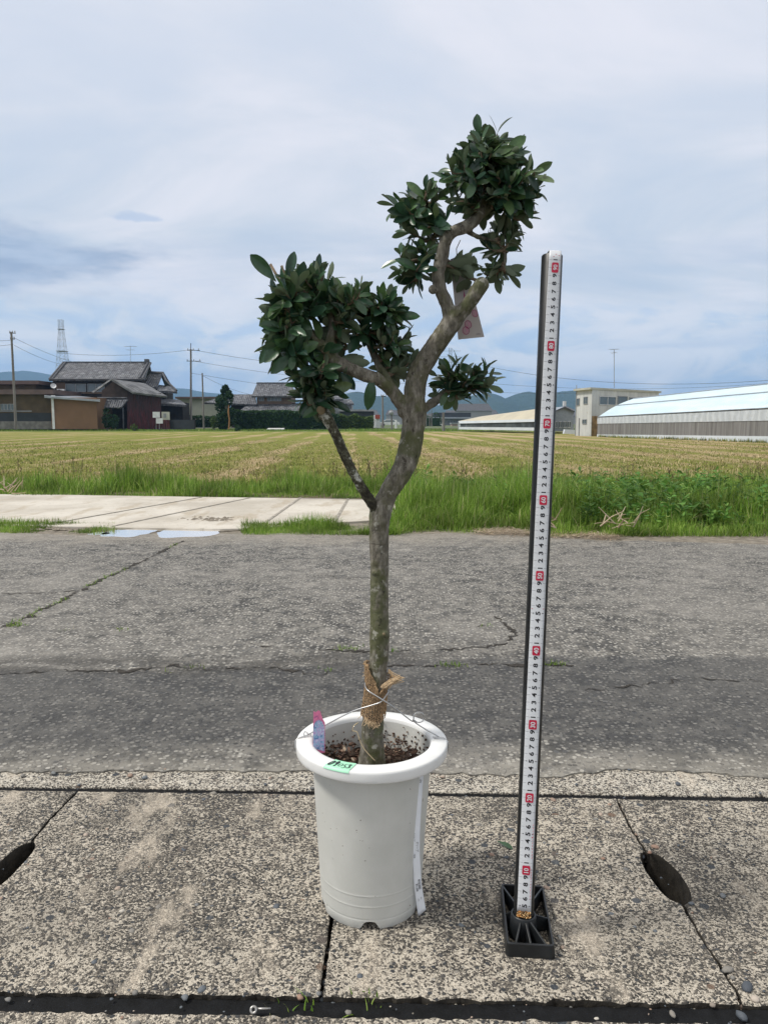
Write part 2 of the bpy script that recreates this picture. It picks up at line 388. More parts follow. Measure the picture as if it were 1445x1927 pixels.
struct(ground)
field = sheet('field', [11.2,14,18,24,32,45,60,80,95,108,110.5], [-600,-150,-60,-20,-8,0,8,20,60,150,600], 'field', lambda x, y: gz(y)+.004); struct(field)
simple('far_land', (.10,.13,.045), .95, var=.5, vscale=.03)
farl = sheet('far_ground', [110.5,140,400,2000,15000], [-12000,-600,-100,0,100,600,12000], 'far_land', lambda x, y: gz(y)); struct(farl)
def _froad(N):
    p = pos(N); return pbsdf(N, N.mix(N.noise(p, .6, 4), (.15,.15,.145), (.23,.225,.21)), .9)
material('far_road', _froad)
o = MB().box(-300, 300, 110.6, 114.5, -.06, .02).build('far_road', 'far_road'); struct(o)
simple('canal_concrete', (.15,.15,.14), .9, var=.3, vscale=2)
o = MB().box(-300, 300, 108.9, 109.15, FZ, FZ+.22).build('canal_kerb', 'canal_concrete'); struct(o)
# ---------------------------------------------------------------- road
RE = [G(-500,1000), G(0,1002), G(150,1007), G(300,1004), G(480,1003), G(700,1004), G(860,1004), G(960,1008), G(1120,1016), G(1300,1020), G(1445,1024), G(1900,1034)]
SN = [G(-500,1446), G(0,1452), G(400,1450), G(800,1452), G(1045,1462), G(1150,1447), G(1290,1450), G(1445,1464), G(2000,1474)]
def ragged(pts, amp, step, seed):
    out = []
    for a, b in zip(pts, pts[1:]):
        n = max(1, int((b-a).length/step))
        for i in range(n):
            p = a.lerp(b, i/n); q = p/ (step*3)
            d = Vector((-(b-a).y, (b-a).x, 0)).normalized()
            out.append(p+d*amp*(mnoise.noise(Vector((q.x*1.3, q.y*1.3, seed)))+.6*mnoise.noise(Vector((q.x*5, q.y*5, seed+4)))))
    out.append(pts[-1].copy()); return out
far_edge = ragged(RE, .05, .05, 1.0); near_edge = ragged(SN, .012, .012, 3.0)
rd = [Vector((-30, far_edge[0].y, 0))]+far_edge+[Vector((30, far_edge[-1].y, 0)), Vector((30, near_edge[-1].y, 0))]+near_edge[::-1]+[Vector((-30, near_edge[0].y, 0))]
road = MB().prism(rd[::-1], -.05, 0.0).build('road', 'asphalt'); struct(road)
# dirt shoulder between road and verge
sh = [p+Vector((0,-.10,0)) for p in RE]+[p+Vector((0,.62,0)) for p in RE[::-1]]
# (lies under the road edge, 4 mm lower)
o = MB().prism(sh, -.045, -.004).build('road_shoulder', 'dirt'); struct(o)
# ---------------------------------------------------------------- ditch covers (exposed aggregate slabs)
JF = (G(0,1483), G(1445,1502)); JN = (G(0,1868), G(1445,1893))
def ln(l, x): a, b = l; return a.y+(b.y-a.y)*(x-a.x)/(b.x-a.x)
def edge(pts, amp, seed): return ragged(pts, amp, .006, seed)
# strip beyond the far joint
fy = lambda x, d: Vector((x, ln(JF, x)+d, 0)); ny = lambda x, d: Vector((x, ln(JN, x)+d, 0))
pts = edge([fy(-4, .014), fy(4, .014)], .003, 5)+[Vector((4,1.9,0)), Vector((-4,1.9,0))]
o = MB().worn_prism(pts, -.10, -.003).build('gutter_kerb', 'aggregate_concrete_pale'); struct(o)
# rubber joints
o = MB().prism([fy(-4,-.012), fy(4,-.012), fy(4,.016), fy(-4,.016)], -.06, -.0065).build('far_joint_strip', 'joint_rubber'); struct(o)
o = MB().prism(edge([ny(-4,-.028), ny(4,-.028)], .0035, 41)+edge([ny(4,-.002), ny(-4,.008)], .0035, 43), -.06, -.0055).build('near_joint_strip', 'joint_rubber', bevel=.003); struct(o)
# joint lines between slabs: left with hand hole, middle, right with hand hole
def notch(line, a, b, depth, side, seed):
    """a hand hole cut in the joint: bulges to one side"""
    out = []
    for i in range(15):
        t = i/14; s_ = (1-(abs(2*t-1))**2.6)**.5
        p = a.lerp(b, t); d = (b-a).normalized(); nn = Vector((d.y, -d.x, 0))*side
        w_ = depth*s_*(1+.12*mnoise.noise(Vector((t*3, seed, side))))
        out.append(p+nn*w_)
    return out
JL = [G(146,1489), G(95,1540), G(58,1585)]
JLh = (G(62,1583), G(-28,1678)); JL2 = [G(-36,1690), G(-230,1872)]
JR = [G(1160,1503), G(1188,1560), G(1216,1602)]
JRh = (G(1214,1600), G(1284,1700)); JR2 = [G(1288,1706), G(1330,1780), G(1385,1862), G(1392,1884)]
JM = [G(640,1494), G(624,1730), G(604,1874)]
gap = Vector((.0022, 0, 0))
def side_line(first, hole, second, side, dl, seed):
    a = edge(first, .0022, seed); h = notch(None, hole[0], hole[1], dl, side, seed); b = edge(second, .0022, seed+9)
    return a+h+b
s_g = lambda l, k: [p+gap*k for p in l]
L_right = s_g(side_line(JL, JLh, JL2, -1, .015, 11), 1.0)     # polarity: side 1 bulges towards +x for lines going to the viewer
L_left = s_g(side_line(JL, JLh, JL2, 1, .020, 13), -1.0)
R_left = s_g(side_line(JR, JRh, JR2, 1, .019, 17), -1.0)
R_right = s_g(side_line(JR, JRh, JR2, -1, .027, 19), 1.0)
M_l = s_g(edge(JM, .001, 23), -1.2); M_r = s_g(edge(JM, .001, 27), 1.2)
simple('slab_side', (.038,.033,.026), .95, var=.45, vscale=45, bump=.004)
def slabpoly(left, right, name, seed, drop=0.0):
    """left/right: point lists from far to near"""
    top = edge([Vector((left[0].x, ln(JF, left[0].x)-.008, 0)), Vector((right[0].x, ln(JF, right[0].x)-.008, 0))], .0025, seed)
    bot = edge([Vector((right[-1].x, ln(JN, right[-1].x)+.004, 0)), Vector((left[-1].x, ln(JN, left[-1].x)+.004, 0))], .0055, seed+2)
    pts = top+right[1:-1]+bot+left[1:-1][::-1]
    o = MB().worn_prism(pts, -.09, drop).build(name, 'aggregate_concrete')
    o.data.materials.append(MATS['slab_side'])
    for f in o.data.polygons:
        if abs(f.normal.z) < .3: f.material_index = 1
    return struct(o)
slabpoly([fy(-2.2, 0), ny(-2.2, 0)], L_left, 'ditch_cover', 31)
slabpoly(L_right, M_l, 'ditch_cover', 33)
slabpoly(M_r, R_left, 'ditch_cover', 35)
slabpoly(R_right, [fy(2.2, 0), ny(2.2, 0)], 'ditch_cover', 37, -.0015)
for x0, x1, sd in ((-2.6,-.9,51), (-.896,.42,53), (.424,2.6,55)):
    pts = [Vector((x0,.22,0)), Vector((x1,.22,0))]+edge([ny(x1,-.026), ny(x0,-.026)], .004, sd)
    struct(MB().worn_prism(pts, -.09, -.002).build('near_slab', 'aggregate_concrete'))
# dirt filling the narrow joints, not the hand holes
def seam(line, w_, z, name='joint_dirt'):
    a = ragged(line, .0015, .01, 61); v = []; f = []
    for i, p in enumerate(a): v += [(p.x-w_, p.y, z), (p.x+w_, p.y, z)]
    for i in range(len(a)-1): f.append((2*i, 2*i+1, 2*i+3, 2*i+2))
    return v, f
mb = MB()
for l in (JL, JL2, JR, JR2, JM): mb.add(*seam(l, .007, -.020))
struct(mb.build('joint_dirt', 'gap_dirt'))
# cracks in the road: thin ribbons of dirt 2 mm proud of the asphalt
mb = MB()
CR = [[(345,1018),(262,1060),(180,1096),(110,1135),(30,1172),(-60,1200)], [(0,1118),(80,1116),(150,1112)], [(490,1216),(600,1222),(660,1226),(735,1226),(860,1222),(950,1213),(970,1190),(930,1160)],
      [(-20,1272),(110,1262),(240,1264),(330,1252),(360,1262),(500,1256),(600,1270),(700,1252),(790,1254),(900,1250),(1080,1253)], [(1090,1300),(1200,1290),(1310,1278),(1445,1284)], [(600,1078),(640,1090),(700,1086)],[(890,1180),(915,1178)]]
CW = [.011,.0045,.005,.007,.003,.003,.003]
for ci, (c, cw) in enumerate(zip(CR, CW)):
    a = ragged([G(*q) for q in c], .022, .010, 70+ci); v = []; f = []
    for i, p in enumerate(a):
        t = (a[min(i+1,len(a)-1)]-a[max(i-1,0)]).normalized(); nn = Vector((-t.y, t.x, 0))
        ww = cw*max(.10, .45+1.6*mnoise.noise(Vector((p.x*22, p.y*22, ci)))+.9*mnoise.noise(Vector((p.x*6, p.y*6, ci+3))))*(1 if 0<i<len(a)-1 else .1)
        v += [(p+nn*ww)+Vector((0,0,.002)), (p-nn*ww)+Vector((0,0,.002))]
    for i in range(len(a)-1): f.append((2*i, 2*i+1, 2*i+3, 2*i+2))
    mb.add(v, f)
struct(mb.build('road_crack', 'gap_dirt'))
# ---------------------------------------------------------------- concrete pad, puddles
pp = [G(-700,940,.012), G(-100,927,.012), G(0,930,.012), G(120,931,.012), G(380,935,.012), G(748,940,.012), G(742,976,.012), G(460,994,.012), G(400,995,.012), G(220,992,.012), G(0,988,.012), G(-700,1000,.012)]
mb = MB(); mb.prism(pp[::-1], -.06, .012)
struct(mb.build('concrete_path', 'pad_concrete', bevel=.004))
simple('pad_joint', (.30,.275,.235), .9, var=.3, vscale=20)
mb = MB()
for a, b in (((566,936),(490,989)), ((655,938),(628,984)), ((472,936),(210,990)), ((380,935),(90,986)), ((745,941),(560,937))):
    A, B = G(*a, .0155), G(*b, .0155); d = (B-A).normalized(); nn = Vector((-d.y, d.x, 0))*.011
    mb.add([A+nn, B+nn, B-nn, A-nn], [(0,1,2,3)])
struct(mb.build('path_joint', 'pad_joint'))
def puddle(cx, cy, rx, ry, seed, name='puddle'):
    c = G(cx, cy); L_ = (G(cx+rx, cy)-c).x; W_ = abs(G(cx, cy-ry).y-c.y); pts = []
    for i in range(60):
        a = 2*math.pi*i/60; k = 1+.45*mnoise.noise(Vector((math.cos(a)*1.6, math.sin(a)*1.6, seed)))
        pts.append(Vector((c.x+L_*k*math.cos(a), c.y+W_*k*math.sin(a), 0)))
    return struct(MB().prism(pts, -.004, .0035).build(name, 'water'))
puddle(240,1003,50,7.5,3.3); puddle(352,1003,66,8,8.1); puddle(186,1005,20,2.5,5.0)
mb = MB()   # wet mud heap at the path's foot
c = G(345,993)
pts = []
for i in range(48):
    a = 2*math.pi*i/48; k = 1+.4*mnoise.noise(Vector((math.cos(a)*2, math.sin(a)*2, 2.2)))
    pts.append(Vector((c.x+.62*k*math.cos(a), c.y+.10+.30*k*math.sin(a), 0)))
struct(mb.prism(pts, -.02, .0015).build('mud_patch', 'dirt'))
mb = MB()
for cx, cy, n_, sx_, sy_ in ((395,977,90,26,2.0),(300,989,120,18,2.0),(90,995,60,60,3)):
    for i in range(n_):
        p = G(cx+random.gauss(0,sx_), cy+random.gauss(0,sy_), .012 if cy < 986 else .002); r_ = random.uniform(.006,.030)
        mb.add([p+Vector((math.cos(a)*r_*random.uniform(.6,1.4), math.sin(a)*r_*random.uniform(.5,1.1), -.001)) for a in (0,1,2.1,3.1,4.2,5.2)]+[p+Vector((0,0,r_*.35))], [(i_, (i_+1)%6, 6) for i_ in range(6)])
struct(mb.build('mud_clods', 'dirt', recalc=False))

#--STRUCT_END

# ================================================================ POTTED OLIVE
def _pot(N):
    p = objc(N); n = N.noise(p, 14, 5, .6)
    c = N.mix(N.ss(n, .35, .7), (.55,.555,.52), (.61,.612,.58))
    c = N.mix(N.math('MULTIPLY', N.ss(N.noise(N.mapping(p, (60, 60, 3)), 1.5, 3), .55, .75), .18), c, (.48,.47,.42))
    sp_ = N.math('MULTIPLY', N.ss(N.noise(p, 130, 2), .735, .76), .8)
    c = N.mix(sp_, c, (.12,.09,.06))
    return pbsdf(N, c, .42, N.bump(N.noise(p, 60, 3), .15, .0006), spec=.45)
material('pot_plastic', _pot)
simple('pot_rim', (.74,.745,.735), .38, var=.035, vscale=20, spec=.5)
def _bark(N):
    p0 = objc(N); p = N.mapping(p0, (1,1,.8), (.6,.8,.35)); g = N.mapping(p0, (1,1,.35))
    n1 = N.noise(p, 38, 6, .65); n2 = N.noise(g, 150, 5, .7); n3 = N.noise(p, 16, 4, .6)
    c = N.ramp(n2, [(.30,(.062,.055,.044)),(.5,(.155,.142,.115)),(.7,(.30,.28,.235))])
    c = N.mix(N.math('MULTIPLY', N.ss(n1, .47, .62), .5), c, (.085,.085,.036))      # moss
    c = N.mix(N.math('MULTIPLY', N.ss(N.math('ADD', n3, N.math('MULTIPLY', n1, .35)), .71, .81), .7), c, (.085,.095,.040))
    c = N.mix(N.math('MULTIPLY', N.ss(N.noise(p, 75, 3, .6), .60, .68), .6), c, (.42,.41,.36))     # lichen
    c = N.mix(N.math('MULTIPLY', N.ss(N.noise(p, 95, 4, .7), .60, .68), .75), c, (.025,.020,.016))
    ring = N.math('MULTIPLY', N.ss(N.noise(N.mapping(p0, (.5,.5,9), (.12,.1,0)), 22, 3), .62, .72), .15)
    c = N.mix(ring, c, (.05,.04,.032))
    h = N.math('ADD', N.math('MULTIPLY', n2, .8), N.math('ADD', n1, N.math('MULTIPLY', ring, -1)))
    return pbsdf(N, c, .85, N.bump(h, .9, .0022), spec=.25)
material('bark', _bark)
def _bark2(N):   # the thin side branch: black with white lichen flecks
    p = objc(N); n1 = N.noise(p, 60, 6, .7)
    c = N.ramp(n1, [(.32,(.018,.016,.012)),(.47,(.050,.046,.032)),(.54,(.11,.11,.075)),(.60,(.46,.46,.41))])
    return pbsdf(N, c, .85, N.bump(N.noise(p, 130, 5, .7), .9, .002), spec=.25)
material('lichen_bark', _bark2)
simple('cut_wood', (.21,.165,.095), .8, var=.3, vscale=80, bump=.001)
def _leaf(N):
    g = N('ShaderNodeNewGeometry'); r = g.outputs['Random Per Island']; p = objc(N)
    top = N.ramp(r, [(0,(.014,.040,.026)),(.35,(.028,.070,.040)),(.7,(.045,.100,.046)),(.9,(.075,.14,.048)),(1,(.12,.17,.075))])
    und = N.ramp(r, [(0,(.10,.135,.085)),(1,(.16,.195,.125))])
    vein = N.ss(N.noise(p, 160, 3), .3, .8, .8, 1.2)
    top = N.mix(1.0, top, N.comb(vein, vein, vein), 'MULTIPLY')
    c = N.mix(g.outputs['Backfacing'], top, und)
    b = pbsdf(N, c, N.lin(g.outputs['Backfacing'], 0, 1, .28, .7), N.bump(N.noise(p, 220, 2), .2, .0006), spec=.45)
    t = N('ShaderNodeBsdfTranslucent', {'Color': N.mix(.5, c, (.05,.13,.02))})
    return N('ShaderNodeMixShader', {0: .14, 1: b.outputs[0], 2: t.outputs[0]})
material('olive_leaf', _leaf)
simple('twig', (.17,.125,.085), .85, var=.35, vscale=120, bump=.0006)
simple('potting_soil', (.065,.043,.030), .95, var=.6, vscale=90, bump=.004)

TD = 1.068
lean = R(1.9)
root = thing('potted_olive_tree', (-.025, TD, 0), 'gnarled olive tree with forked mossy trunk growing in a white pot', 'potted tree')
PM = Matrix.Translation((-.0195, TD, 0)) @ Matrix.Rotation(lean*.25, 4, 'Y')
# pot body: outer wall, base groove rings, inner wall
def rp(z): return .0725+(.0865-.0725)*(z/.235)
prof = [(.0,.012),(.060,.012),(.068,.0105),(.069,.001),(.0712,.0),(.0722,.0015)]
for zg, sg in ((.0150,-1),(.0345,1),(.0510,1)):
    prof += [(rp(zg-.0030), zg-.0030), (rp(zg-.0012), zg-.0012), (rp(zg-.0005)+sg*.00024, zg-.0005), (rp(zg+.0005)+sg*.00024, zg+.0005), (rp(zg+.0012), zg+.0012), (rp(zg+.0030), zg+.0030)]
prof += [(rp(z), z) for z in (.08,.12,.16,.20,.228)]
mb = MB(); n = 160; vs = []; 
for r_, z_ in prof:
    for k in range(n):
        a = 2*math.pi*k/n; zz = z_
        # drainage notches cut up into the foot
        for na in (-math.pi/2, -math.pi/2+2*math.pi/5, -math.pi/2+4*math.pi/5, -math.pi/2+6*math.pi/5, -math.pi/2+8*math.pi/5):
            da = (a-na+math.pi) % (2*math.pi)-math.pi; u = abs(da*.0722)/.0125
            if u < 1 and z_ < .0126 and r_ > .066: zz = max(z_, .0118*(1-u**3)**.7+ z_*.08)
        vs.append(PM @ Vector((r_*math.cos(a), r_*math.sin(a), zz)))
m = len(prof)
mb.add(vs, [(i*n+k, i*n+(k+1)%n, (i+1)*n+(k+1)%n, (i+1)*n+k) for i in range(m-1) for k in range(n)])
mb.lathe([(.0838,.240),(.0825,.20),(.080,.15)], 160, M=PM)
pot = mb.build('pot', 'pot_plastic', root, smooth=True)
e = pot.modifiers.new('e', 'EDGE_SPLIT'); e.split_angle = R(40)
# rim flange
rim = MB().lathe([(rp(.228)-.001,.2300),(.1050,.2290),(.1078,.2298),(.1086,.2315),(.1089,.2350),(.1090,.2425),(.1085,.2448),(.1068,.2463),(.0900,.2475),(.0865,.2468),(.0845,.2440),(.0838,.2390)], 160, M=PM).build('rim', 'pot_rim', pot, smooth=True)
# soil
mb = MB(); vs = []; nr, na = 14, 72
for i in range(nr+1):
    for k in range(na):
        a = 2*math.pi*k/na; r_ = .0815*i/nr
        x, y = r_*math.cos(a), r_*math.sin(a)
        vs.append(PM @ Vector((x, y, .196+.010*mnoise.noise(Vector((x*50,y*50,1)))+.006*mnoise.noise(Vector((x*160,y*160,3)))+.006*math.exp(-(r_/.03)**2))))
mb.add(vs, [(i*na+k, i*na+(k+1)%na, (i+1)*na+(k+1)%na, (i+1)*na+k) for i in range(nr) for k in range(na)])
soil = mb.build('soil', 'potting_soil', root)
# crumbs and dead leaves on the soil
def _dead(N):
    r = N('ShaderNodeNewGeometry').outputs['Random Per Island']
    return pbsdf(N, N.ramp(r, [(0,(.030,.016,.011)),(.5,(.075,.038,.024)),(.85,(.15,.085,.055)),(1,(.34,.28,.21))]), .8)
material('litter', _dead)
mb = MB()
for i in range(800):
    a = random.uniform(0, 2*math.pi); r_ = .080*math.sqrt(random.random()); x, y = r_*math.cos(a), r_*math.sin(a)
    if r_ < .024: continue
    c = PM @ Vector((x, y, .202+random.uniform(-.003,.010)+(.012 if (x > .02 or x < -.03) and y > .0 else 0)*random.random()))
    s_ = random.uniform(.0009,.0030); q = Matrix.Rotation(random.uniform(0,6.28), 3, 'Z') @ Matrix.Rotation(random.uniform(-1,1), 3, 'X')
    l = random.choice((1,1,2.6))
    pts = [q @ Vector((ux*s_*l, uy*s_, 0)) for ux, uy in ((-1,0),(-.3,.8),(.5,.7),(1,0),(.4,-.8),(-.5,-.7))]
    top = [c+p+Vector((0,0,s_*.3)) for p in pts]; bt = [c+p-Vector((0,0,s_*.2)) for p in pts]
    mb.add(top+bt, [(0,1,2,3,4,5),(11,10,9,8,7,6)]+[(k,6+k,6+(k+1)%6,(k+1)%6) for k in range(6)])
# grains stuck on the inner wall
for i in range(130):
    a = random.uniform(.1, math.pi-.1); z_ = random.uniform(.205,.238) if random.random()<.4 else random.uniform(.203,.222)
    r_ = .0830*(1-.01); c = PM @ Vector((r_*math.cos(a), r_*math.sin(a), z_)); s_ = random.uniform(.0004,.0014)
    mb.box(-s_, s_, -s_, s_, -s_, s_, Matrix.Translation(c) @ Matrix.Rotation(random.random()*3, 4, 'Z') @ Matrix.Rotation(random.random()*3, 4, 'X'))
litter = mb.build('soil_litter', 'litter', soil); litter['kind'] = 'stuff'

# trunk and limbs, one continuous surface
def T(px, py, off=0.0): return P(px, py, TD+.005+off)
def W(w_, off=0.0): return w_*.5*MPP(TD+off)*1.0
def limb(mb, spec, n=20, k=6, jit=.012):
    pts = [T(a, b, o) for a, b, w_, o in spec]; rad = [W(w_, o) for a, b, w_, o in spec]
    P_, R_ = smoothpath(pts, rad, k)
    R_ = [r_*(1+.07*mnoise.noise(p*26)+.03*mnoise.noise(p*70)) for p, r_ in zip(P_, R_)]
    mb.tube(P_, R_, n, jit); return P_
tm = MB()
LIMBS = {}
LIMBS['bole'] = limb(tm, [(699,1452,58,0),(700,1424,51,0),(701,1395,45,0),(702,1345,42,0),(707,1300,39,0),(713,1240,36,0),(714,1195,39,0),(714,1150,36,0),(714,1060,36,0),(713,1000,38,0),(716,965,42,0),(732,925,38,.004),(757,885,40,.01),(772,840,43,.014),(779,790,43,.016),(780,745,42,.018),(786,705,41,.018),(806,670,37,.016),(832,632,37,.014),(853,603,35,.012)])
LIMBS['stub'] = limb(tm, [(853,603,30,.012),(876,578,28,.006),(896,550,28,.0),(908,532,26,-.002),(913,525,12,-.002)])
LIMBS['neck'] = limb(tm, [(850,612,28,.012),(843,580,25,.014),(832,553,23,.012),(824,520,23,.008),(831,485,25,.004),(838,455,23,0),(852,437,22,-.002),(876,427,23,0),(897,410,20,.004),(910,380,14,.008),(915,340,9,.01),(918,300,6,.01)])
LIMBS['left'] = limb(tm, [(768,780,22,.016),(752,755,27,.010),(735,733,26,.004),(712,715,25,-.004),(682,704,26,-.010),(655,692,25,-.014),(629,679,28,-.018),(606,656,27,-.02),(585,630,22,-.022),(566,606,20,-.025),(550,585,18,-.03),(545,578,14,-.03)])
LIMBS['side'] = limb(tm, [(612,662,20,-.02),(621,640,17,-.02),(626,610,15,-.018),(618,580,13,-.015),(600,560,11,-.012),(586,552,9,-.01)])
LIMBS['mid'] = limb(tm, [(742,738,16,.006),(728,712,15,.012),(714,690,14,.018),(702,665,13,.022),(693,640,13,.024),(690,615,10,.024),(694,590,7,.024)])
LIMBS['right'] = limb(tm, [(788,782,14,.018),(800,768,16,.028),(818,756,17,.036),(840,738,11,.042),(868,730,8,.046),(900,722,6,.048)])
LIMBS['back'] = limb(tm, [(905,405,13,.004),(930,385,10,.010),(955,360,8,.016),(975,335,6,.02)])
LIMBS['cross'] = limb(tm, [(872,430,12,0),(900,446,9,.015),(935,455,7,.025),(950,480,5,.03),(945,505,4,.03)])
LIMBS['up_l'] = limb(tm, [(860,437,12,0),(835,420,10,.02),(808,395,8,.03),(790,372,6,.03)])
LIMBS['low_l'] = limb(tm, [(838,455,11,.005),(822,440,9,.025),(806,460,7,.035),(795,490,6,.04),(790,515,4,.04)])
# knots and cut scars
def knot(mb, px, py, off, r_, sq=(1,.8,1)):
    c = T(px, py, off); vs = []
    for i in range(9):
        th = math.pi*i/8
        for k in range(14):
            a = 2*math.pi*k/14; rr = r_*(1+.18*mnoise.noise(Vector((math.cos(a)*2, th, px))))
            vs.append(c+Vector((math.sin(th)*math.cos(a)*sq[0], math.sin(th)*math.sin(a)*sq[1], math.cos(th)*sq[2]))*rr)
    mb.add(vs, [(i*14+k, i*14+(k+1)%14, (i+1)*14+(k+1)%14, (i+1)*14+k) for i in range(8) for k in range(14)])
for a in ((722,1193,-.010,.0072),(706,1078,-.010,.005),(814,545,.004,.0065),(543,588,-.035,.013,(1,.9,1.2)),(552,572,-.03,.009),(634,690,-.022,.006),(727,1120,-.006,.004),(904,538,-.004,.0105),(621,655,-.02,.010),(762,775,.014,.011),(855,606,.012,.012)): knot(tm, *a)
trunk = tm.build('trunk', 'bark', root, smooth=True, recalc=True)
rm = trunk.modifiers.new('remesh', 'REMESH'); rm.mode = 'VOXEL'; rm.voxel_size = .0016; rm.use_smooth_shade = True
sm = trunk.modifiers.new('smooth', 'SMOOTH'); sm.factor = .5; sm.iterations = 5
tx = bpy.data.textures.new('bark_relief', 'CLOUDS'); tx.noise_scale = .009; tx.noise_depth = 3
dm = trunk.modifiers.new('disp', 'DISPLACE'); dm.texture = tx; dm.strength = .0022; dm.mid_level = .5; dm.texture_coords = 'GLOBAL'
mb = MB()
limb(mb, [(712,968,20,-.004),(700,948,22,-.006),(686,926,19,-.008),(668,896,18,-.012),(652,864,19,-.016),(640,836,18,-.020),(627,808,19,-.024),(612,782,23,-.026),(600,764,24,-.026),(590,752,18,-.026),(584,738,9,-.024),(580,715,6,-.02)], 16, 6, .03)
br = mb.build('branch', 'lichen_bark', root, smooth=True)
br['label'] = 'thin dark side branch flecked with white lichen'
rm = br.modifiers.new('remesh', 'REMESH'); rm.mode = 'VOXEL'; rm.voxel_size = .0014; rm.use_smooth_shade = True
dm = br.modifiers.new('disp', 'DISPLACE'); dm.texture = tx; dm.strength = .0022; dm.mid_level = .5; dm.texture_coords = 'GLOBAL'
# pale cut faces on pruned ends
def disc(mb, px, py, off, r_, nrm, th=.0015):
    c = T(px, py, off); q = Vector(nrm).normalized(); mb.tube([c, c+q*th, c+q*th*1.6], [r_, r_*.95, r_*.5], 16, .06)
for q_ in ((604,772,-.040,.0060,(-.2,-1,-.3)), (536,590,-.047,.0070,(-.5,-1,0)), (722,1193,-.0165,.0020,(.2,-1,.2))) :
    mb = MB(); disc(mb, *q_); mb.build('pruning_scar', 'cut_wood', root)

# foliage: opposite leaf pairs along twigs that start on the limbs
def leaf_geo(L_, w_, curl, fold, twist):
    """returns verts in a frame: x across, y along, z up from the blade"""
    vs = []; ns = 8
    for i in range(ns+1):
        t = i/ns; y = L_*(.08+.92*t) if i else 0
        half = w_*.5*(math.sin(math.pi*t**1.22)**.55 if 0 < t < 1 else (.06 if t == 0 else .10))
        z = -curl*L_*t*t
        tw = twist*t
        for u in (-1, -.5, 0, .5, 1):
            x = u*half; zz = z+abs(u)*half*fold-(.12*half*(1-abs(u)) if u else 0)
            vs.append(Vector((x*math.cos(tw)-zz*0, y, zz+x*math.sin(tw))))
    fs = [(i*5+k, i*5+k+1, (i+1)*5+k+1, (i+1)*5+k) for i in range(ns) for k in range(4)]
    return vs, fs
def add_leaf(mb, base, d, up, L_, w_):
    d = d.normalized(); s_ = d.cross(up)
    if s_.length < 1e-3: s_ = d.cross(Vector((1,0,0)))
    s_.normalize(); n_ = s_.cross(d)
    vs, fs = leaf_geo(L_, w_, random.uniform(-.05,.30), random.uniform(.05,.45), random.uniform(-.5,.5))
    mb.add([base+s_*v.x+d*v.y+n_*v.z for v in vs], fs)
def crown(name, blobs, label):
    lm, wm = MB(), MB(); nl = 0
    for (cx, cy, rx, ry, off, rz, ntw, att, ls) in blobs:
        ntw = int(round(ntw*.92))
        C = T(cx, cy, off); ax = Vector((rx*MPP(TD), rz, ry*MPP(TD)))
        anchors = []
        for nm, lo, hi_ in att:
            q = LIMBS[nm]; anchors += q[int(lo*(len(q)-1)):max(int(hi_*(len(q)-1)), int(lo*(len(q)-1))+1)+1]
        for i in range(ntw):
            while True:
                v = Vector([random.uniform(-1,1) for _ in range(3)])
                if .12 < v.length < 1: break
            v = v*(v.length**-.35)
            tip = C+Vector((v.x*ax.x, v.y*ax.y, v.z*ax.z))*.86
            A = min(anchors, key=lambda a: (a-tip).length+random.uniform(0,.03))
            out = Vector((v.x, v.y, v.z)).normalized()*.75+Vector((0,0,.55))+Vector([random.gauss(0,.28) for _ in range(3)])
            out.normalize(); L_ = (tip-A).length
            c1 = A+(tip-A)*.45+Vector([random.gauss(0,.12*L_) for _ in range(3)]); c2 = tip-out*min(.035, L_*.45)
            path = []
            for j in range(13):
                t = j/12; path.append(A*(1-t)**3+c1*3*t*(1-t)**2+c2*3*t*t*(1-t)+tip*t**3)
            wm.tube(path, [.0021*(1-t/12)+.0008 for t in range(13)], 6)
            # leaves on the last stretch
            acc = 0; nextd = 0; ph = random.uniform(0, math.pi)
            span = random.uniform(.024,.050)
            j = 12; pos_ = tip.copy(); dirn = (path[12]-path[11]).normalized()
            acc = 0
            while acc < span and j > 1:
                t_ = acc/span
                side = dirn.cross(Vector((math.cos(ph*1.3), math.sin(ph*1.3), .3))).normalized()
                side = Matrix.Rotation(ph, 3, dirn) @ side
                sc_ = ls*random.uniform(.68,1.28)*(.72 if acc == 0 else 1.0)
                for sgn in (1,-1):
                    if random.random() < .06: continue
                    spread = random.uniform(.5,1.3) if acc > 0 else random.uniform(.25,.6)
                    d = dirn*math.cos(spread)+side*sgn*math.sin(spread)+Vector([random.gauss(0,.13) for _ in range(3)])
                    add_leaf(lm, pos_, d, dirn+Vector((random.gauss(0,.4),-.15+random.gauss(0,.4),.35)), .0300*sc_, .0120*sc_*random.uniform(.85,1.15)); nl += 1
                ph += math.pi/2+random.uniform(-.3,.3)
                step = random.uniform(.006,.010); acc += step; q = step
                while j > 1 and q > 0:
                    seg = (path[j]-path[j-1]).length
                    if seg > q: break
                    q -= seg; j -= 1
                pos_ = pos_+(path[j-1]-pos_).normalized()*step if (path[j-1]-pos_).length > 1e-4 else path[j-1].copy()
                dirn = (path[j]-path[j-1]).normalized()
    f = lm.build(name, 'olive_leaf', root, smooth=True, recalc=False); f['label'] = label
    t = wm.build('twigs', 'twig', f, smooth=True)
    print('leaves', label, nl)
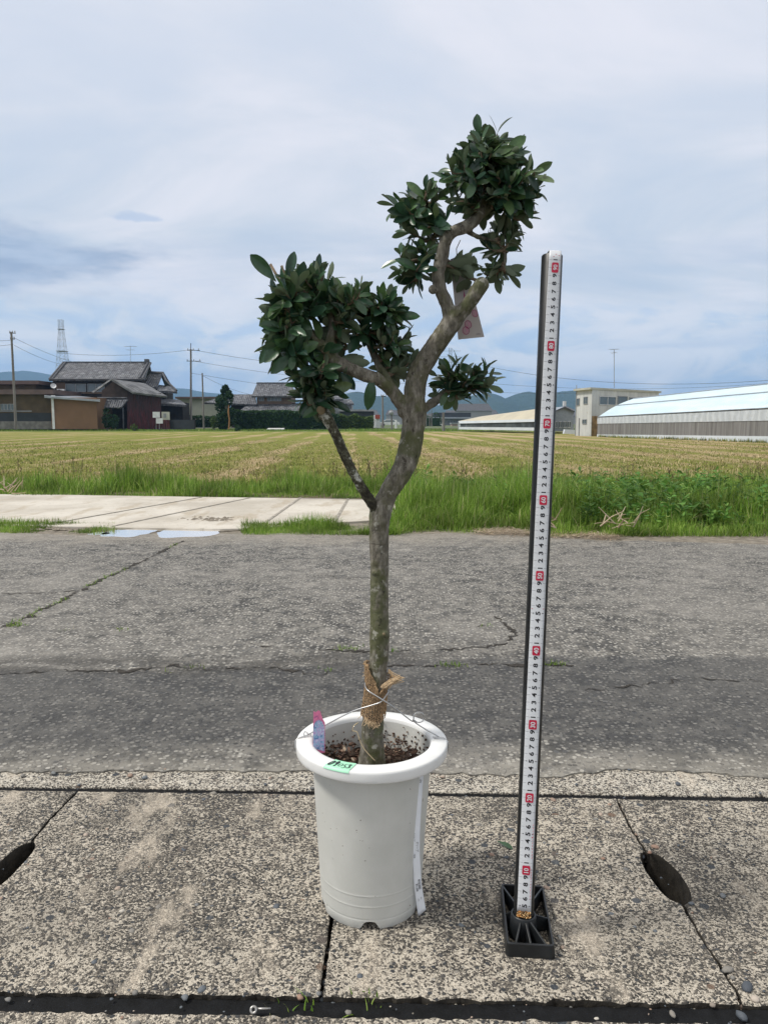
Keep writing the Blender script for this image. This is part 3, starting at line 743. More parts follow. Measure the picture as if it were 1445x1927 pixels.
# (centre px, radii px, depth offset, depth radius, twigs, limb anchors, leaf size)
crown('foliage', [
  (926,300,62,50,.01,.060,26,[('neck',.8,1)],1.0),
  (960,350,52,60,.01,.065,26,[('back',0,1),('neck',.8,1)],1.0),
  (885,345,60,60,.0,.060,22,[('neck',.7,1)],1.0),
  (962,410,34,42,.03,.045,9,[('back',0,.6),('cross',.2,.6)],.95),
  (788,388,56,40,.03,.050,17,[('up_l',.3,1)],1.0),
  (805,430,48,30,.035,.040,8,[('up_l',0,.6),('low_l',.2,.5)],.95),
  (785,498,48,42,.035,.045,15,[('low_l',.5,1)],.95),
  (935,490,46,48,.035,.040,11,[('cross',.5,1)],.85),
  (868,500,26,36,.035,.025,3,[('stub',.4,.9),('neck',.2,.4)],.95)], 'dense upper crown of dark glossy leaves')
crown('foliage', [
  (562,565,52,48,-.03,.050,17,[('left',.85,1)],1.12),
  (538,625,40,42,-.03,.045,14,[('left',.8,1)],1.05),
  (552,665,46,36,-.03,.045,13,[('left',.7,.9)],1.05),
  (605,545,48,42,-.015,.045,16,[('side',.5,1)],1.0),
  (660,565,46,38,-.01,.050,18,[('side',.3,1),('mid',.7,1)],.95),
  (724,588,44,34,.02,.045,17,[('mid',.6,1)],.95),
  (640,610,50,35,0,.050,12,[('side',.2,.6),('mid',.7,1)],.95),
  (738,640,36,30,.02,.035,12,[('mid',.3,.8)],.95),
  (748,688,36,26,.025,.030,8,[('mid',0,.3)],.85),
  (592,690,52,38,-.03,.045,10,[('left',.55,.8)],1.0),
  (588,735,42,34,-.025,.035,12,[('left',.6,.75)],1.0),
  (655,660,30,32,.01,.030,3,[('side',.0,.3)],.95)], 'broad left crown of dark glossy leaves')
crown('foliage', [
  (862,712,50,32,.045,.035,16,[('right',.5,1)],.95),
  (905,712,28,28,.048,.025,5,[('right',.8,1)],.95),
  (845,745,38,18,.045,.030,5,[('right',.4,.8)],.85)], 'small low tuft of leaves on the right')
# a few stray leaves hanging from the limbs, bare clipped twigs at the top left
mb = MB(); 
for a, b, off, d, s_ in ((700,708,-.01,(-.1,-.2,-1),1.25),(668,704,-.012,(-.7,-.2,-.5),1.1),(640,700,-.02,(.5,-.4,-.6),1.0),(612,760,-.03,(-.5,-.3,-.3),1.0),(520,530,-.03,(-.75,-.1,.75),1.3),(540,527,-.03,(.3,-.1,1),1.05),(612,740,-.03,(.8,-.2,.25),1.1)):
    add_leaf(mb, T(a,b,off), Vector(d), Vector((.2,-1,.3)), .036*s_, .0135*s_)
mb.build('foliage', 'olive_leaf', root, smooth=True, recalc=False)['label'] = 'stray leaves hanging from the bare limbs'
for a, b, c, d in ((548,580,509,497),(545,575,530,500),(575,560,556,522),(535,590,500,560),(620,700,560,640)):
    mb = MB(); p0, p1 = T(a,b,-.03), T(c,d,-.03); mb.tube([p0, p0.lerp(p1,.5)+Vector((.002,0,.001)), p1], [.0024,.002,.0017], 8, .05); mb.build('twig', 'twig', root, smooth=True)

# ---------------------------------------------------------------- stickers on the pot
simple('green_tape', (.36,.72,.50), .45, var=.05, vscale=60)
simple('white_label', (.80,.83,.88), .5, var=.03, vscale=60)
simple('ink', (.015,.016,.025), .6, var=.1)
simple('grey_ink', (.16,.16,.18), .6, var=.1)
def rimpt(a, s_, o):
    """a: angle, s_: 0 at the rim's inner top edge .. 1 over the outside face, o: proud of the surface"""
    prof = [(.0885,.2474),(.1060,.2462),(.1083,.2440),(.1090,.2410),(.1088,.2350),(.1083,.2300)]
    ls_ = [0]; 
    for p, q in zip(prof, prof[1:]): ls_.append(ls_[-1]+math.hypot(q[0]-p[0], q[1]-p[1]))
    t = s_*ls_[-1]
    for i in range(len(prof)-1):
        if t <= ls_[i+1] or i == len(prof)-2:
            u = (t-ls_[i])/(ls_[i+1]-ls_[i]); r_ = prof[i][0]*(1-u)+prof[i+1][0]*u; z_ = prof[i][1]*(1-u)+prof[i+1][1]*u
            nx, nz = -(prof[i+1][1]-prof[i][1]), (prof[i+1][0]-prof[i][0]); l = math.hypot(nx, nz); r_ += nx/l*o; z_ += nz/l*o; break
    return PM @ Vector((r_*math.cos(a), r_*math.sin(a), z_))
A0 = -math.pi/2-.60; A1 = -math.pi/2-.25
mb = MB(); vs = []; na, nsn = 24, 30
for j in range(nsn+1):
    for i in range(na+1):
        u, v = i/na, j/nsn; aa = A0+(A1-A0)*u-.05*(v-.5)+(.012 if j % 2 else 0)*(1 if i in (0, na) else 0)
        vs.append(rimpt(aa, .0+.62*v, .0012))
mb.add(vs, [(j*(na+1)+i, j*(na+1)+i+1, (j+1)*(na+1)+i+1, (j+1)*(na+1)+i) for j in range(nsn) for i in range(na)])
tape = mb.build('number_sticker', 'green_tape', pot, smooth=True); tape['label'] = 'pale green tape with handwritten number 09053'
# handwriting as brush strokes
STRO = {'0': [[(.5,1),(.15,.75),(.05,.35),(.3,.02),(.7,.1),(.92,.5),(.8,.88),(.5,1)]], '9': [[(.85,.75),(.5,.98),(.15,.75),(.35,.5),(.8,.7),(.85,.85),(.8,.3),(.75,0)]],
        '5': [[(1.1,.98),(.30,.90),(.15,.55),(.75,.50),(.85,.22),(.45,.02),(.0,.08)]], '3': [[(.1,.95),(.8,.95),(.4,.6),(.85,.45),(.7,.1),(.1,.05)]]}
def write(mapf, items, wfun):
    mb = MB()
    for ch, x0, y0, wd, ht, th in items:
        for st in STRO[ch]:
            pts = [Vector((x0+wd*a, y0+ht*b, 0)) for a, b in st]; sp_, _ = smoothpath(pts, [1]*len(pts), 5); v = []
            for i, p in enumerate(sp_):
                t = (sp_[min(i+1,len(sp_)-1)]-sp_[max(i-1,0)]); t = t.normalized() if t.length > 0 else Vector((1,0,0)); nn = Vector((-t.y, t.x, 0))*th
                v += [mapf(*(p+nn).xy), mapf(*(p-nn).xy)]
            mb.add(v, [(2*i, 2*i+1, 2*i+3, 2*i+2) for i in range(len(sp_)-1)])
    return mb
mp = lambda x, y: rimpt(A0+(A1-A0)*x-.05*((1-y)-.5), .0+.62*(1-y), .0018)
write(mp, [('0',.07,.22,.12,.58,.026),('9',.25,.22,.13,.66,.026),('0',.45,.34,.16,.34,.014),('5',.66,.20,.11,.54,.014),('3',.79,.28,.15,.46,.025)], None).build('handwriting', 'ink', tape)
# white price strip down the side of the pot
def strip(u, v, o=0):
    """u -1..1 across, v 0 top .. 1 bottom"""
    px = 789.5+ (0 if v < .1 else 0)
    cx = np.interp(v, [0,.25,.45,.6,.8,.93,1], [791,786,783,783,786,791,794])
    wdt = np.interp(v, [0,.25,.6,1], [6.2,6.6,7.0,7.4])
    py = 1450+v*268-(u*6*(v**6))
    d = np.interp(v, [0,.5,1], [TD-.052,TD-.052,TD-.045])
    return P(cx+u*wdt, py, d-u*.0-o)
mb = MB(); n_ = 40
vs = [strip(u, j/n_) for j in range(n_+1) for u in (-1,-.5,0,.5,1)]
mb.add(vs, [(j*5+i, j*5+i+1, (j+1)*5+i+1, (j+1)*5+i) for j in range(n_) for i in range(4)])
st = mb.build('price_strip', 'white_label', pot, smooth=True); st['label'] = 'long white printed price strip hanging down the pot side'
so = st.modifiers.new('s', 'SOLIDIFY'); so.thickness = .0003; so.offset = -1
def strip_text(txt, u0, v0, size, bold=.0):
    """text runs down the strip, tops to the right"""
    vs, fs = text_geo(txt, bold); L_ = .268; out = []
    for x, y in vs: out.append(strip(u0+y*size*2.7, v0+x*size*.062, .0008))
    return out, fs
mb = MB()
for a in (('\u30aa\u30ea\u30fc\u30d6',.35,.535,.26),('\u30c8\u30fc\u30ec\u30fc7',-.45,.47,.17),('7\u53f7\u9262',-.5,.60,.20),('\u00a510,000',.35,.80,.30,.01),('\u00a511,000',-.35,.82,.22,.01),('(\u7a0e\u8fbc)',.35,.90,.12),('(\u7a0e\u8fbc)',-.35,.905,.12),('EN',.3,.075,.2)):
    mb.add(*strip_text(*a))
mb.build('print', 'ink', st)

# ---------------------------------------------------------------- burlap wrap
simple('jute', (.34,.225,.125), .95, var=.4, vscale=300, bump=.0004)
simple('jute_pale', (.50,.37,.23), .95, var=.3, vscale=300)
wrap_o = thing('burlap_wrap', T(712,1300), 'frayed brown burlap wrap round the trunk above the pot rim', 'burlap wrap')
def axis(py): x = np.interp(py, [1240,1300,1345,1370], [713,707,702,701]); return x
def wtop(a):   # a: 0 = facing the camera, + to the right
    a = (a+math.pi) % (2*math.pi)-math.pi
    v = abs(a-.22)
    return 1300-52*min(1, max(0, (-a+.22)/1.25))**.8 if a < .22 else 1300-30*min(1, (a-.22)/1.1)
def wbot(a): return 1350+5*math.sin(a*2+1)
def wpt(a, t, o=0.):
    py = wtop(a)*(1-t)+wbot(a)*t
    r_ = W(np.interp(py, [1240,1300,1345,1370], [38,41,43,46]))+.0016+o
    fl = max(0, 1-t*3)
    a_ = (a+math.pi) % (2*math.pi)-math.pi
    r_ += fl*(.004*max(0, math.sin(a_-.3))+.0035*max(0,-math.sin(a_+.2)))*(1 if abs(a_) > .3 else .3)+.0006*math.sin(a*7+t*5)
    c = T(axis(py), py)
    return Vector((c.x+r_*math.sin(a), TD+.005-r_*math.cos(a), c.z))
mb = MB(); NA = 30
for k in range(NA):     # upright threads, some fraying past the hem
    a = 2*math.pi*k/NA+random.uniform(-.02,.02)
    pts = [wpt(a+.02*math.sin(t*20+k), t/16+0, .0004*(1 if t % 2 else -1)) for t in range(17)]
    mb.tube(pts, [.00060]*17, 5, .15)
for j in range(19):     # level threads
    t = (j+.5)/19
    pts = [wpt(2*math.pi*k/48, t+random.uniform(-.006,.006), .0004*(1 if (k+j) % 2 else -1)) for k in range(49)]
    mb.tube(pts, [.00058]*49, 5, .15)
for k in range(70):   # rolled hem along the V opening
    pass
hem = [wpt(-2.2+4.4*i/60, .0, .0008) for i in range(61)]
for q in range(5): mb.tube([p+Vector([random.gauss(0,.0007) for _ in range(3)]) for p in hem], [.0007]*61, 5, .2)
mb.build('woven_cloth', 'jute', wrap_o)
mb = MB()
for k in range(34):     # flap of loose threads sticking out right
    s0 = T(718+random.uniform(-3,16), 1296-random.uniform(0,8), -.020+random.uniform(-.002,.003)); s0 = s0
    e0 = T(754+random.gauss(0,3.0), 1277+random.gauss(0,3.2), -.016+random.gauss(0,.004))
    m0 = s0.lerp(e0, .5)+Vector((0, random.gauss(0,.001), .0022+random.gauss(0,.0012)))
    mb.tube(smoothpath([s0, m0, e0], [.0006,.0006,.0004], 4)[0], .00055, 4, .2)
for k in range(20):
    s0 = T(732+random.uniform(-2,3), 1262+random.uniform(-3,4), -.012); e0 = T(748+random.gauss(0,3), 1278+random.gauss(0,3), -.014)
    mb.tube([s0, s0.lerp(e0,.5)+Vector((.001,0,-.001)), e0], [.0006,.0006,.0004], 4, .2)
for k in range(26):     # frayed ends at the hem
    a = random.gauss(-.15,.45); p = wpt(a, .93, .0006); l = random.uniform(.004,.012)
    mb.tube([p, p+Vector((random.gauss(0,.002), -.0008, -l*.5)), p+Vector((random.gauss(0,.004), -.001, -l))], [.0007,.0006,.0004], 4, .2)
for k in range(14):
    p = T(688+random.gauss(0,1.5), 1247+random.uniform(0,24), -.012); mb.tube([p, p+Vector((-random.uniform(0,.003), -.001, random.gauss(.001,.002)))], [.0006,.0004], 4)
mb.build('loose_threads', 'jute_pale', wrap_o)

# ---------------------------------------------------------------- tie wire, twine, plant label, hanging card
simple('steel_wire', (.52,.52,.52), .35, metal=.85, var=.1)
wp = [(564,1402,-.012),(560,1391,-.006),(567,1385,0),(580,1383,0),(592,1388,-.002)]
hookL = [rimpt(math.pi*1.02, .9, .0012), rimpt(math.pi*1.01, .6, .0014), rimpt(math.pi*1.0, .35, .0018), rimpt(math.pi*.995, .1, .002), rimpt(math.pi*.99, -.02, .003)]
wl = [T(578,1384,.003), T(612,1365,-.012), T(660,1340,-.026), T(700,1327,-.033), T(716,1321,-.034), T(727,1308,-.022), T(730,1300,.0), T(722,1293,.024), T(706,1287,.030), T(691,1283,.018), T(687,1288,-.008), T(692,1299,-.028), T(712,1312,-.034), T(735,1327,-.030), T(755,1342,-.018), T(775,1357,-.006)]
loop = [T(788+10*math.cos(a), 1350-9.5*math.sin(a), -.004+.003*math.cos(a)) for a in [R(215+20*i) for i in range(0,18)]]
wr = loop+[T(779,1358,-.002), T(800,1372,.0), T(826,1387,.002)]
hookR = [rimpt(-.01, .0, .0025), rimpt(.0, .2, .0018), rimpt(.0, .45, .0016), rimpt(-.01, .7, .0014), rimpt(-.01, .95, .0014)]
mb = MB()
pth, _ = smoothpath(hookL+wl+wr+hookR, [1]*(len(hookL+wl+wr+hookR)), 6); mb.tube(pth, .00095, 8)
cur, _ = smoothpath([rimpt(math.pi*1.0,.25,.0016), T(572,1379,.004), T(577,1377,.002), T(581,1384,0), T(592,1391,.004)], [1]*5, 5); mb.tube(cur, .0009, 8)
cur, _ = smoothpath([T(826,1387,.002), T(816,1390,-.002), T(810,1397,-.004)], [1]*3, 5); mb.tube(cur, .0009, 8)
ow = mb.build('tie_wire', 'steel_wire', smooth=True); tag(ow, 'thin steel wire crossing the burlap and hooked over both sides of the pot rim', 'wire')
simple('twine_fibre', (.47,.38,.24), .9, var=.2)
pth, _ = smoothpath([T(674,1360,-.012), T(666,1366,-.018), T(664,1375,-.020), T(672,1378,-.022), T(678,1396,-.024), T(688,1413,-.026), T(706,1432,-.030)], [1]*7, 6)
tag(MB().tube(pth, .0007, 6).build('twine', 'twine_fibre', smooth=True), 'loose curl of pale twine lying against the trunk base', 'twine')
# printed plant label
def _pl(N):
    p = objc(N); x, y, z = N.sep(p)
    n1 = N.noise(p, 190, 4, .6, 1.0); n2 = N.noise(p, 330, 3)
    c = N.ramp(n1, [(.30,(.10,.08,.30)),(.42,(.16,.30,.55)),(.5,(.42,.66,.80)),(.56,(.50,.30,.62)),(.66,(.62,.72,.85))])
    return pbsdf(N, c, .35)
material('label_picture', _pl)
simple('label_pink', (.80,.22,.40), .35, var=.1, vscale=200)
simple('label_purple', (.20,.07,.30), .4)
lb = thing('plant_label', T(602,1420), 'small pink and blue picture label stuck inside the left rim of the pot', 'plant label')
lq = [(589,1408),(590,1338),(594,1340),(600,1336.5),(603,1339),(607,1352),(611.5,1360),(611.5,1416),(600,1418)]
def lpt(px, py, o=0): return P(px, py, TD-.030+(px-589)*.0004-o)
mb = MB(); f = [lpt(*q) for q in lq]; b = [lpt(*q, -.0009) for q in lq]; n_ = len(lq)
mb.add(f+b, [tuple(range(n_)), tuple(range(n_,2*n_))[::-1]]+[(i, n_+i, n_+(i+1)%n_, (i+1)%n_) for i in range(n_)]); mb.build('card', 'label_pink', lb)
pic = [(589.6,1408)]+[(590+10.3*(1-math.cos(t)), 1372-17*math.sin(t)) for t in [math.pi*i/12 for i in range(13)]]+[(610.4,1414)]
mb = MB(); mb.add([lpt(*q, .0006) for q in pic], [tuple(range(len(pic)))]); mb.build('picture', 'label_picture', lb)
mb = MB()
for i in range(9):   # illegible curved title
    a = lpt(591.5+i*1.9, 1350.5-2.5*math.sin(i*.5)+max(0,i-3)*2.6, .0007); s_ = MPP(1.04)
    mb.add([a+Vector((dx*s_, 0, dz*s_)) for dx, dz in ((-.7,-1.6),(.6,-1.2),(.5,1.5),(-.2,1.7),(.0,.2))], [(0,1,2,3,4)])
mb.build('title_lettering', 'label_purple', lb)
# hanging card behind the fork
def _cardm(N):
    p = objc(N); return pbsdf(N, N.mix(N.noise(p, 60, 3), (.42,.38,.355), (.47,.43,.405)), .75)
material('grey_card', _cardm); simple('magenta_ink', (.38,.03,.16), .6); simple('pink_ink', (.62,.25,.38), .6)
cdo = thing('hanging_card', T(878,560,.05), 'grey product card with magenta olive drawing hanging behind the trunk fork', 'card')
CC = [P(847,488,1.125), P(871,478,1.125), P(911,634,1.115), P(862,639,1.115)]
def cpt(u, v, o=0):   # u 0..1 left-right, v 0..1 top-bottom
    a = CC[0].lerp(CC[1], u); b = CC[3].lerp(CC[2], u); q = a.lerp(b, v); return q+Vector((0,-o,0))
mb = MB(); mb.hexa([cpt(0,0), cpt(1,0), cpt(1,1), cpt(0,1)], [cpt(0,0,-.0007), cpt(1,0,-.0007), cpt(1,1,-.0007), cpt(0,1,-.0007)]); mb.build('card', 'grey_card', cdo)
mb = MB(); mb2 = MB()
def ring(mb, cu, cv, ru, rv, th, rot=0, n=28):
    v = []
    for i in range(n):
        a = 2*math.pi*i/n; x, y = math.cos(a), math.sin(a)
        for k in (1, 1-th):
            xx, yy = x*ru*k, y*rv*k; v.append(cpt(cu+xx*math.cos(rot)-yy*math.sin(rot)*.3, cv+(xx*math.sin(rot)*.3+yy*math.cos(rot)), .0006))
    mb.add(v, [(2*i, 2*i+1, (2*i+3) % (2*n), (2*i+2) % (2*n)) for i in range(n)])
for cu, cv, ru, rv in ((.47,.83,.14,.05),(.34,.90,.14,.05),(.85,.71,.13,.045),(.60,.62,.13,.045)):
    ring(mb, cu, cv, ru, rv, .16); ring(mb2, cu, cv, ru*.6, rv*.6, .25); ring(mb2, cu+.02, cv, ru*.28, rv*.3, .5)
for u0, v0, u1, v1 in ((.36,.70,.18,.58),(.40,.70,.34,.54),(.42,.70,.62,.52),(.55,.40,.42,.70)):
    A = cpt(u0,v0,.0006); B = cpt(u1,v1,.0006); d = (B-A).normalized(); nn = Vector((-d.z,0,d.x))*.0022
    mb.add([A, A.lerp(B,.35)+nn, A.lerp(B,.7)+nn*.8, B, A.lerp(B,.7)-nn*.2, A.lerp(B,.35)-nn*.1], [(0,1,2,3,4,5)])
mb.build('drawing', 'magenta_ink', cdo); mb2.build('drawing_shading', 'pink_ink', cdo)
vs, fs = text_geo('oba'); MB().add([cpt(.80+x*.085, .955-y*.022, .0006) for x, y in vs], fs).build('lettering', 'grey_ink', cdo)
p0 = cpt(.5,.03); MB().tube([p0+Vector((0,-.001,0)), p0+Vector((-.002,-.01,.012)), T(866,452,.03)], .0006, 6).build('string', 'twine_fibre', cdo)

# ================================================================ MEASURING POLE
simple('black_plastic', (.006,.007,.008), .42, var=.25, vscale=40, spec=.5)
simple('black_base', (.011,.013,.015), .42, var=.35, vscale=60, bump=.0003, spec=.5)
simple('tape_white', (.66,.68,.71), .38, var=.05, vscale=18, spec=.5)
simple('tape_edge', (.45,.47,.49), .4); simple('tape_ink', (.012,.012,.016), .5); simple('tape_tick', (.20,.20,.22), .5)
simple('tape_red', (.52,.018,.060), .45, var=.08); simple('tape_red_faint', (.72,.28,.32), .5)
simple('rust', (.36,.15,.035), .9, var=.8, vscale=260, bump=.0008); simple('rust_pale', (.72,.50,.25), .9, var=.4, vscale=200)
B0 = Vector((.19035, .985, .0)); dd = Vector((.0317, .057, 1)).normalized()
pr = .0137
fx = Vector((1,0,0)); fx = (fx-dd*fx.dot(dd)).normalized(); fyv = dd.cross(fx)    # fyv points away from the camera
mp_o = thing('measuring_pole', B0, 'black measuring pole with a glued white tape measure standing in a black base', 'measuring pole')
def pp_(th, r_, s_): return B0+dd*s_+fx*(r_*math.sin(th))-fyv*(r_*math.cos(th))
mb = MB(); n_ = 40; ss_ = [.012,.3,.6,.918,.9195,.9195,.916]; rr_ = [pr,pr,pr,pr,pr-.001,pr-.0022,pr-.0024]
vs = [pp_(2*math.pi*k/n_, r_, s_) for s_, r_ in zip(ss_, rr_) for k in range(n_)]
mb.add(vs, [(i*n_+k, i*n_+(k+1)%n_, (i+1)*n_+(k+1)%n_, (i+1)*n_+k) for i in range(len(ss_)-1) for k in range(n_)]+[tuple((len(ss_)-1)*n_+k for k in range(n_))])
mb.build('pole', 'black_plastic', mp_o, smooth=True).modifiers.new('e', 'EDGE_SPLIT').split_angle = R(50)
SOFF = 0.0
def tw(s_): return np.interp(s_, [0,.3,.6,.8,.92], [.0093,.0093,.0088,.0082,.0078])
def tc(s_): return np.interp(s_, [0,.3,.6,.8,.92], [-.17,-.14,-.08,.0,.07])
def tp(u, s_, o=0.):   # u in metres across the tape
    # the tape is stiff: its middle touches the pole, its edges bow less than the pole
    th0 = tc(s_); rt = .045; cx = u
    a = u/rt; x = rt*math.sin(a); y = rt*math.cos(a)-rt+pr+.0009+o
    c, s2 = math.cos(th0), math.sin(th0)
    return B0+dd*(s_+SOFF)+fx*(x*c+y*s2)-fyv*(y*c-x*s2)
tape_n = 90; mb = MB(); rows = [.0415+(.9215-.0415)*i/tape_n for i in range(tape_n+1)]
vs = []
for i, s_ in enumerate(rows):
    wv = tw(s_)*(1+.02*mnoise.noise(Vector((s_*25,0,0))))
    for k in range(9):
        u = -wv+2*wv*k/8; e_ = (.0012*mnoise.noise(Vector((k*2.1,5,0)))) if i == 0 else 0
        vs.append(tp(u, s_+e_))
mb.add(vs, [(i*9+k, i*9+k+1, (i+1)*9+k+1, (i+1)*9+k) for i in range(tape_n) for k in range(8)])
# the top end is folded over the pole
e0 = [tp(-tw(.92)+2*tw(.92)*k/8, .9215) for k in range(9)]
e1 = [p-(-fyv)*0+fyv*.004+dd*.0016 for p in e0]; e2 = [p+fyv*.016+dd*.0006 for p in e0]
mb.add(e0+e1+e2, [(k, k+1, 9+k+1, 9+k) for k in range(8)]+[(9+k, 9+k+1, 18+k+1, 18+k) for k in range(8)])
tp_o = mb.build('tape_measure', 'tape_white', mp_o, smooth=True); so = tp_o.modifiers.new('s', 'SOLIDIFY'); so.thickness = .00035; so.offset = -1
ink, red, wht, tick, faint = MB(), MB(), MB(), MB(), MB()
def put(mb, vs, fs, uc, sc, size, asp, o):   # text x -> up the tape, text y -> to the left
    mb.add([tp(uc-y*size, sc+x*size*asp, o) for x, y in vs], fs)
for m_ in range(5, 92):
    s_ = m_/100; k = tw(s_)/.0093
    if m_ % 10:
        vs, fs = text_geo(str(m_ % 10), .03); put(ink, vs, fs, .0004, s_, .0064*k, 1.32 if m_ % 10 != 1 else 1.1, .0005)
    else:
        bw, bh = .0052*k, .0064; r_ = .0016; q = []
        for cx, cy, a0 in ((bw-r_,bh-r_,0),(-bw+r_,bh-r_,90),(-bw+r_,-bh+r_,180),(bw-r_,-bh+r_,270)):
            for j in range(6):
                a = R(a0+18*j); q.append((cx+r_*math.cos(a), cy+r_*math.sin(a)))
        nbx = MB().add([tp(.0004+x, s_+y, .0011) for x, y in q], [tuple(range(len(q)))]).build('number_box', 'tape_red', tp_o, recalc=False)
        vs, fs = text_geo(str(m_), .02); wht = MB(); put(wht, vs, fs, .0004, s_, .0064*k, .98, .0017); wht.build('box_numeral', 'tape_white', tp_o)
    wv = tw(s_)
    def tk(u0, u1, s1, h): tick.add([tp(u, s1+d, .0005) for u, d in ((u0,-h),(u1,-h),(u1,h),(u0,h))], [(0,1,2,3)])
    tk(-wv, -.0045*k, s_, .00017); tk(.0052*k, wv, s_, .00017)
    if m_ < 91:
        for j in range(1, 10):
            L_ = .0022 if j == 5 else .0012
            tk(-wv, -wv+L_, s_+j/1000, .00007); tk(wv-L_, wv, s_+j/1000, .00007)
    if m_ % 10 == 5:
        for sg in (-1, 1):
            c = sg*.0062*k+.0004; ink.add([tp(c+dx*sg, s_+dy, .0006) for dx, dy in ((.0013,0),(-.0006,.0008),(-.0006,-.0008))], [(0,1,2)])
for i in range(26):   # worn red small print beside the lowest marks
    s_ = .060+.0041*i
    if .105 < s_ < .115: continue
    u = .0073; h = random.uniform(.0006,.0015)
    faint.add([tp(u+dx, s_+dy, .0005) for dx, dy in ((-.0007,-h),(.0002,-h),(.0006,h),(-.0003,h))], [(0,1,2,3)])
q = [(.0066+.0008*math.cos(a), .1455+.0009*math.sin(a)) for a in [2*math.pi*i/14 for i in range(14)]]; red.add([tp(u, s_, .0006) for u, s_ in q], [tuple(range(14))])
for s_, u in ((.456,-.0075),(.456,.0075),(.9155,.005),(.914,-.002),(.917,.001)): red.add([tp(u+dx, s_+dy, .0006) for dx, dy in ((-.0010,-.0003),(.0010,-.0003),(.0010,.0003),(-.0010,.0003))], [(0,1,2,3)])
ink.build('numerals', 'tape_ink', tp_o); red.build('red_marks', 'tape_red', tp_o); tick.build('graduation_marks', 'tape_tick', tp_o); faint.build('small_print', 'tape_red_faint', tp_o)
mb = MB(); mb3 = MB()    # rusted torn end
for i in range(150):
    u = random.uniform(-.0092,.0092); s_ = .0340+random.random()**1.3*.0095*(1-.25*abs(u)/.009)
    r_ = random.uniform(.0005,.0014); tgt = mb if random.random() < .6 else mb3
    c = tp(u, s_, .0006+random.uniform(-.0002,.0009)); an = random.uniform(0,6.3)
    q = [c+fx*(r_*math.cos(an+a)*random.uniform(.6,1.2))+dd*(r_*math.sin(an+a)*random.uniform(.6,1.2)) for a in (0,1.2,2.5,3.7,5)]
    tgt.add(q+[c-fyv*.0010], [(0,1,5),(1,2,5),(2,3,5),(3,4,5),(4,0,5)])
mb.build('rusty_end', 'rust', tp_o, recalc=False); mb3.build('peeling_paint', 'rust_pale', tp_o, recalc=False)
mb = MB(); mb.add([tp(u, s_, .0012) for u, s_ in ((-.0006,.0385),(.0022,.0380),(.0034,.0400),(.0012,.0440),(.0004,.0405),(-.0016,.0410))], [(0,1,2,3,4,5)]); mb.build('numerals', 'tape_ink', tp_o)
# base: frame, ribs, socket
zt = .0185
bl, brr, frr, fl = G(942,1661,zt), G(1022,1667,zt), G(1044,1781,zt), G(953,1774,zt)
print('base corners', bl, brr, frr, fl)
ctr = (bl+brr+frr+fl)/4; L_ax = ((fl+frr)-(bl+brr)).normalized(); W_ax = Vector((-L_ax.y, L_ax.x, 0)); 
hl = ((fl+frr)/2-(bl+brr)/2).length/2; hw = ((brr-bl).length+(frr-fl).length)/4
if W_ax.x < 0: W_ax = -W_ax
def bp(a, b, z): return Vector((ctr.x, ctr.y, 0))+W_ax*(a*hw)+L_ax*(b*hl)+Vector((0,0,z))
def rrect(hx, hy, r_, n=6):
    q = []
    for cx, cy, a0 in ((hx-r_,hy-r_,0),(-hx+r_,hy-r_,90),(-hx+r_,-hy+r_,180),(hx-r_,-hy+r_,270)):
        for j in range(n+1): a = R(a0+90*j/n); q.append((cx+r_*math.cos(a), cy+r_*math.sin(a)))
    return q
bo = bpy.data.objects; mb = MB(); loops = []
for off, z, r_ in ((.0012,.0,.006),(.0012,.003,.006),(0,zt-.0008,.0055),(-.0006,zt,.005),(-.0026,zt,.0035),(-.0032,zt-.0008,.003),(-.0036,.001,.003)):
    loops.append([(Vector((ctr.x,ctr.y,0))+W_ax*x+L_ax*y+Vector((0,0,z))) for x, y in rrect(hw+off, hl+off, r_)])
n_ = len(loops[0]); mb.add([p for l in loops for p in l], [(i*n_+k, i*n_+(k+1)%n_, ((i+1)%7)*n_+(k+1)%n_, ((i+1)%7)*n_+k) for i in range(7) for k in range(n_)])
base = mb.build('base', 'black_base', mp_o, bevel=0)
mb = MB(); sc0 = B0+dd*.020
for rin, rout in ((.0140,.0172),):
    prof_ = [(rout+.002,.001),(rout+.0008,.02),(rout,.030),(rout-.0008,.0315),(rin+.0006,.0315),(rin,.0305),(rin,.001)]
    vs = [B0+dd*z+fx*(r_*math.sin(2*math.pi*k/40))-fyv*(r_*math.cos(2*math.pi*k/40)) for r_, z in prof_ for k in range(40)]
    vs = [Vector((v.x, v.y, max(.0005, v.z))) for v in vs]
    mb.add(vs, [(i*40+k, i*40+(k+1)%40, (i+1)*40+(k+1)%40, (i+1)*40+k) for i in range(6) for k in range(40)])
mb.build('socket', 'black_base', base, smooth=True)
sa = ((B0-ctr).dot(W_ax))/hw; sb = ((B0-ctr).dot(L_ax))/hl
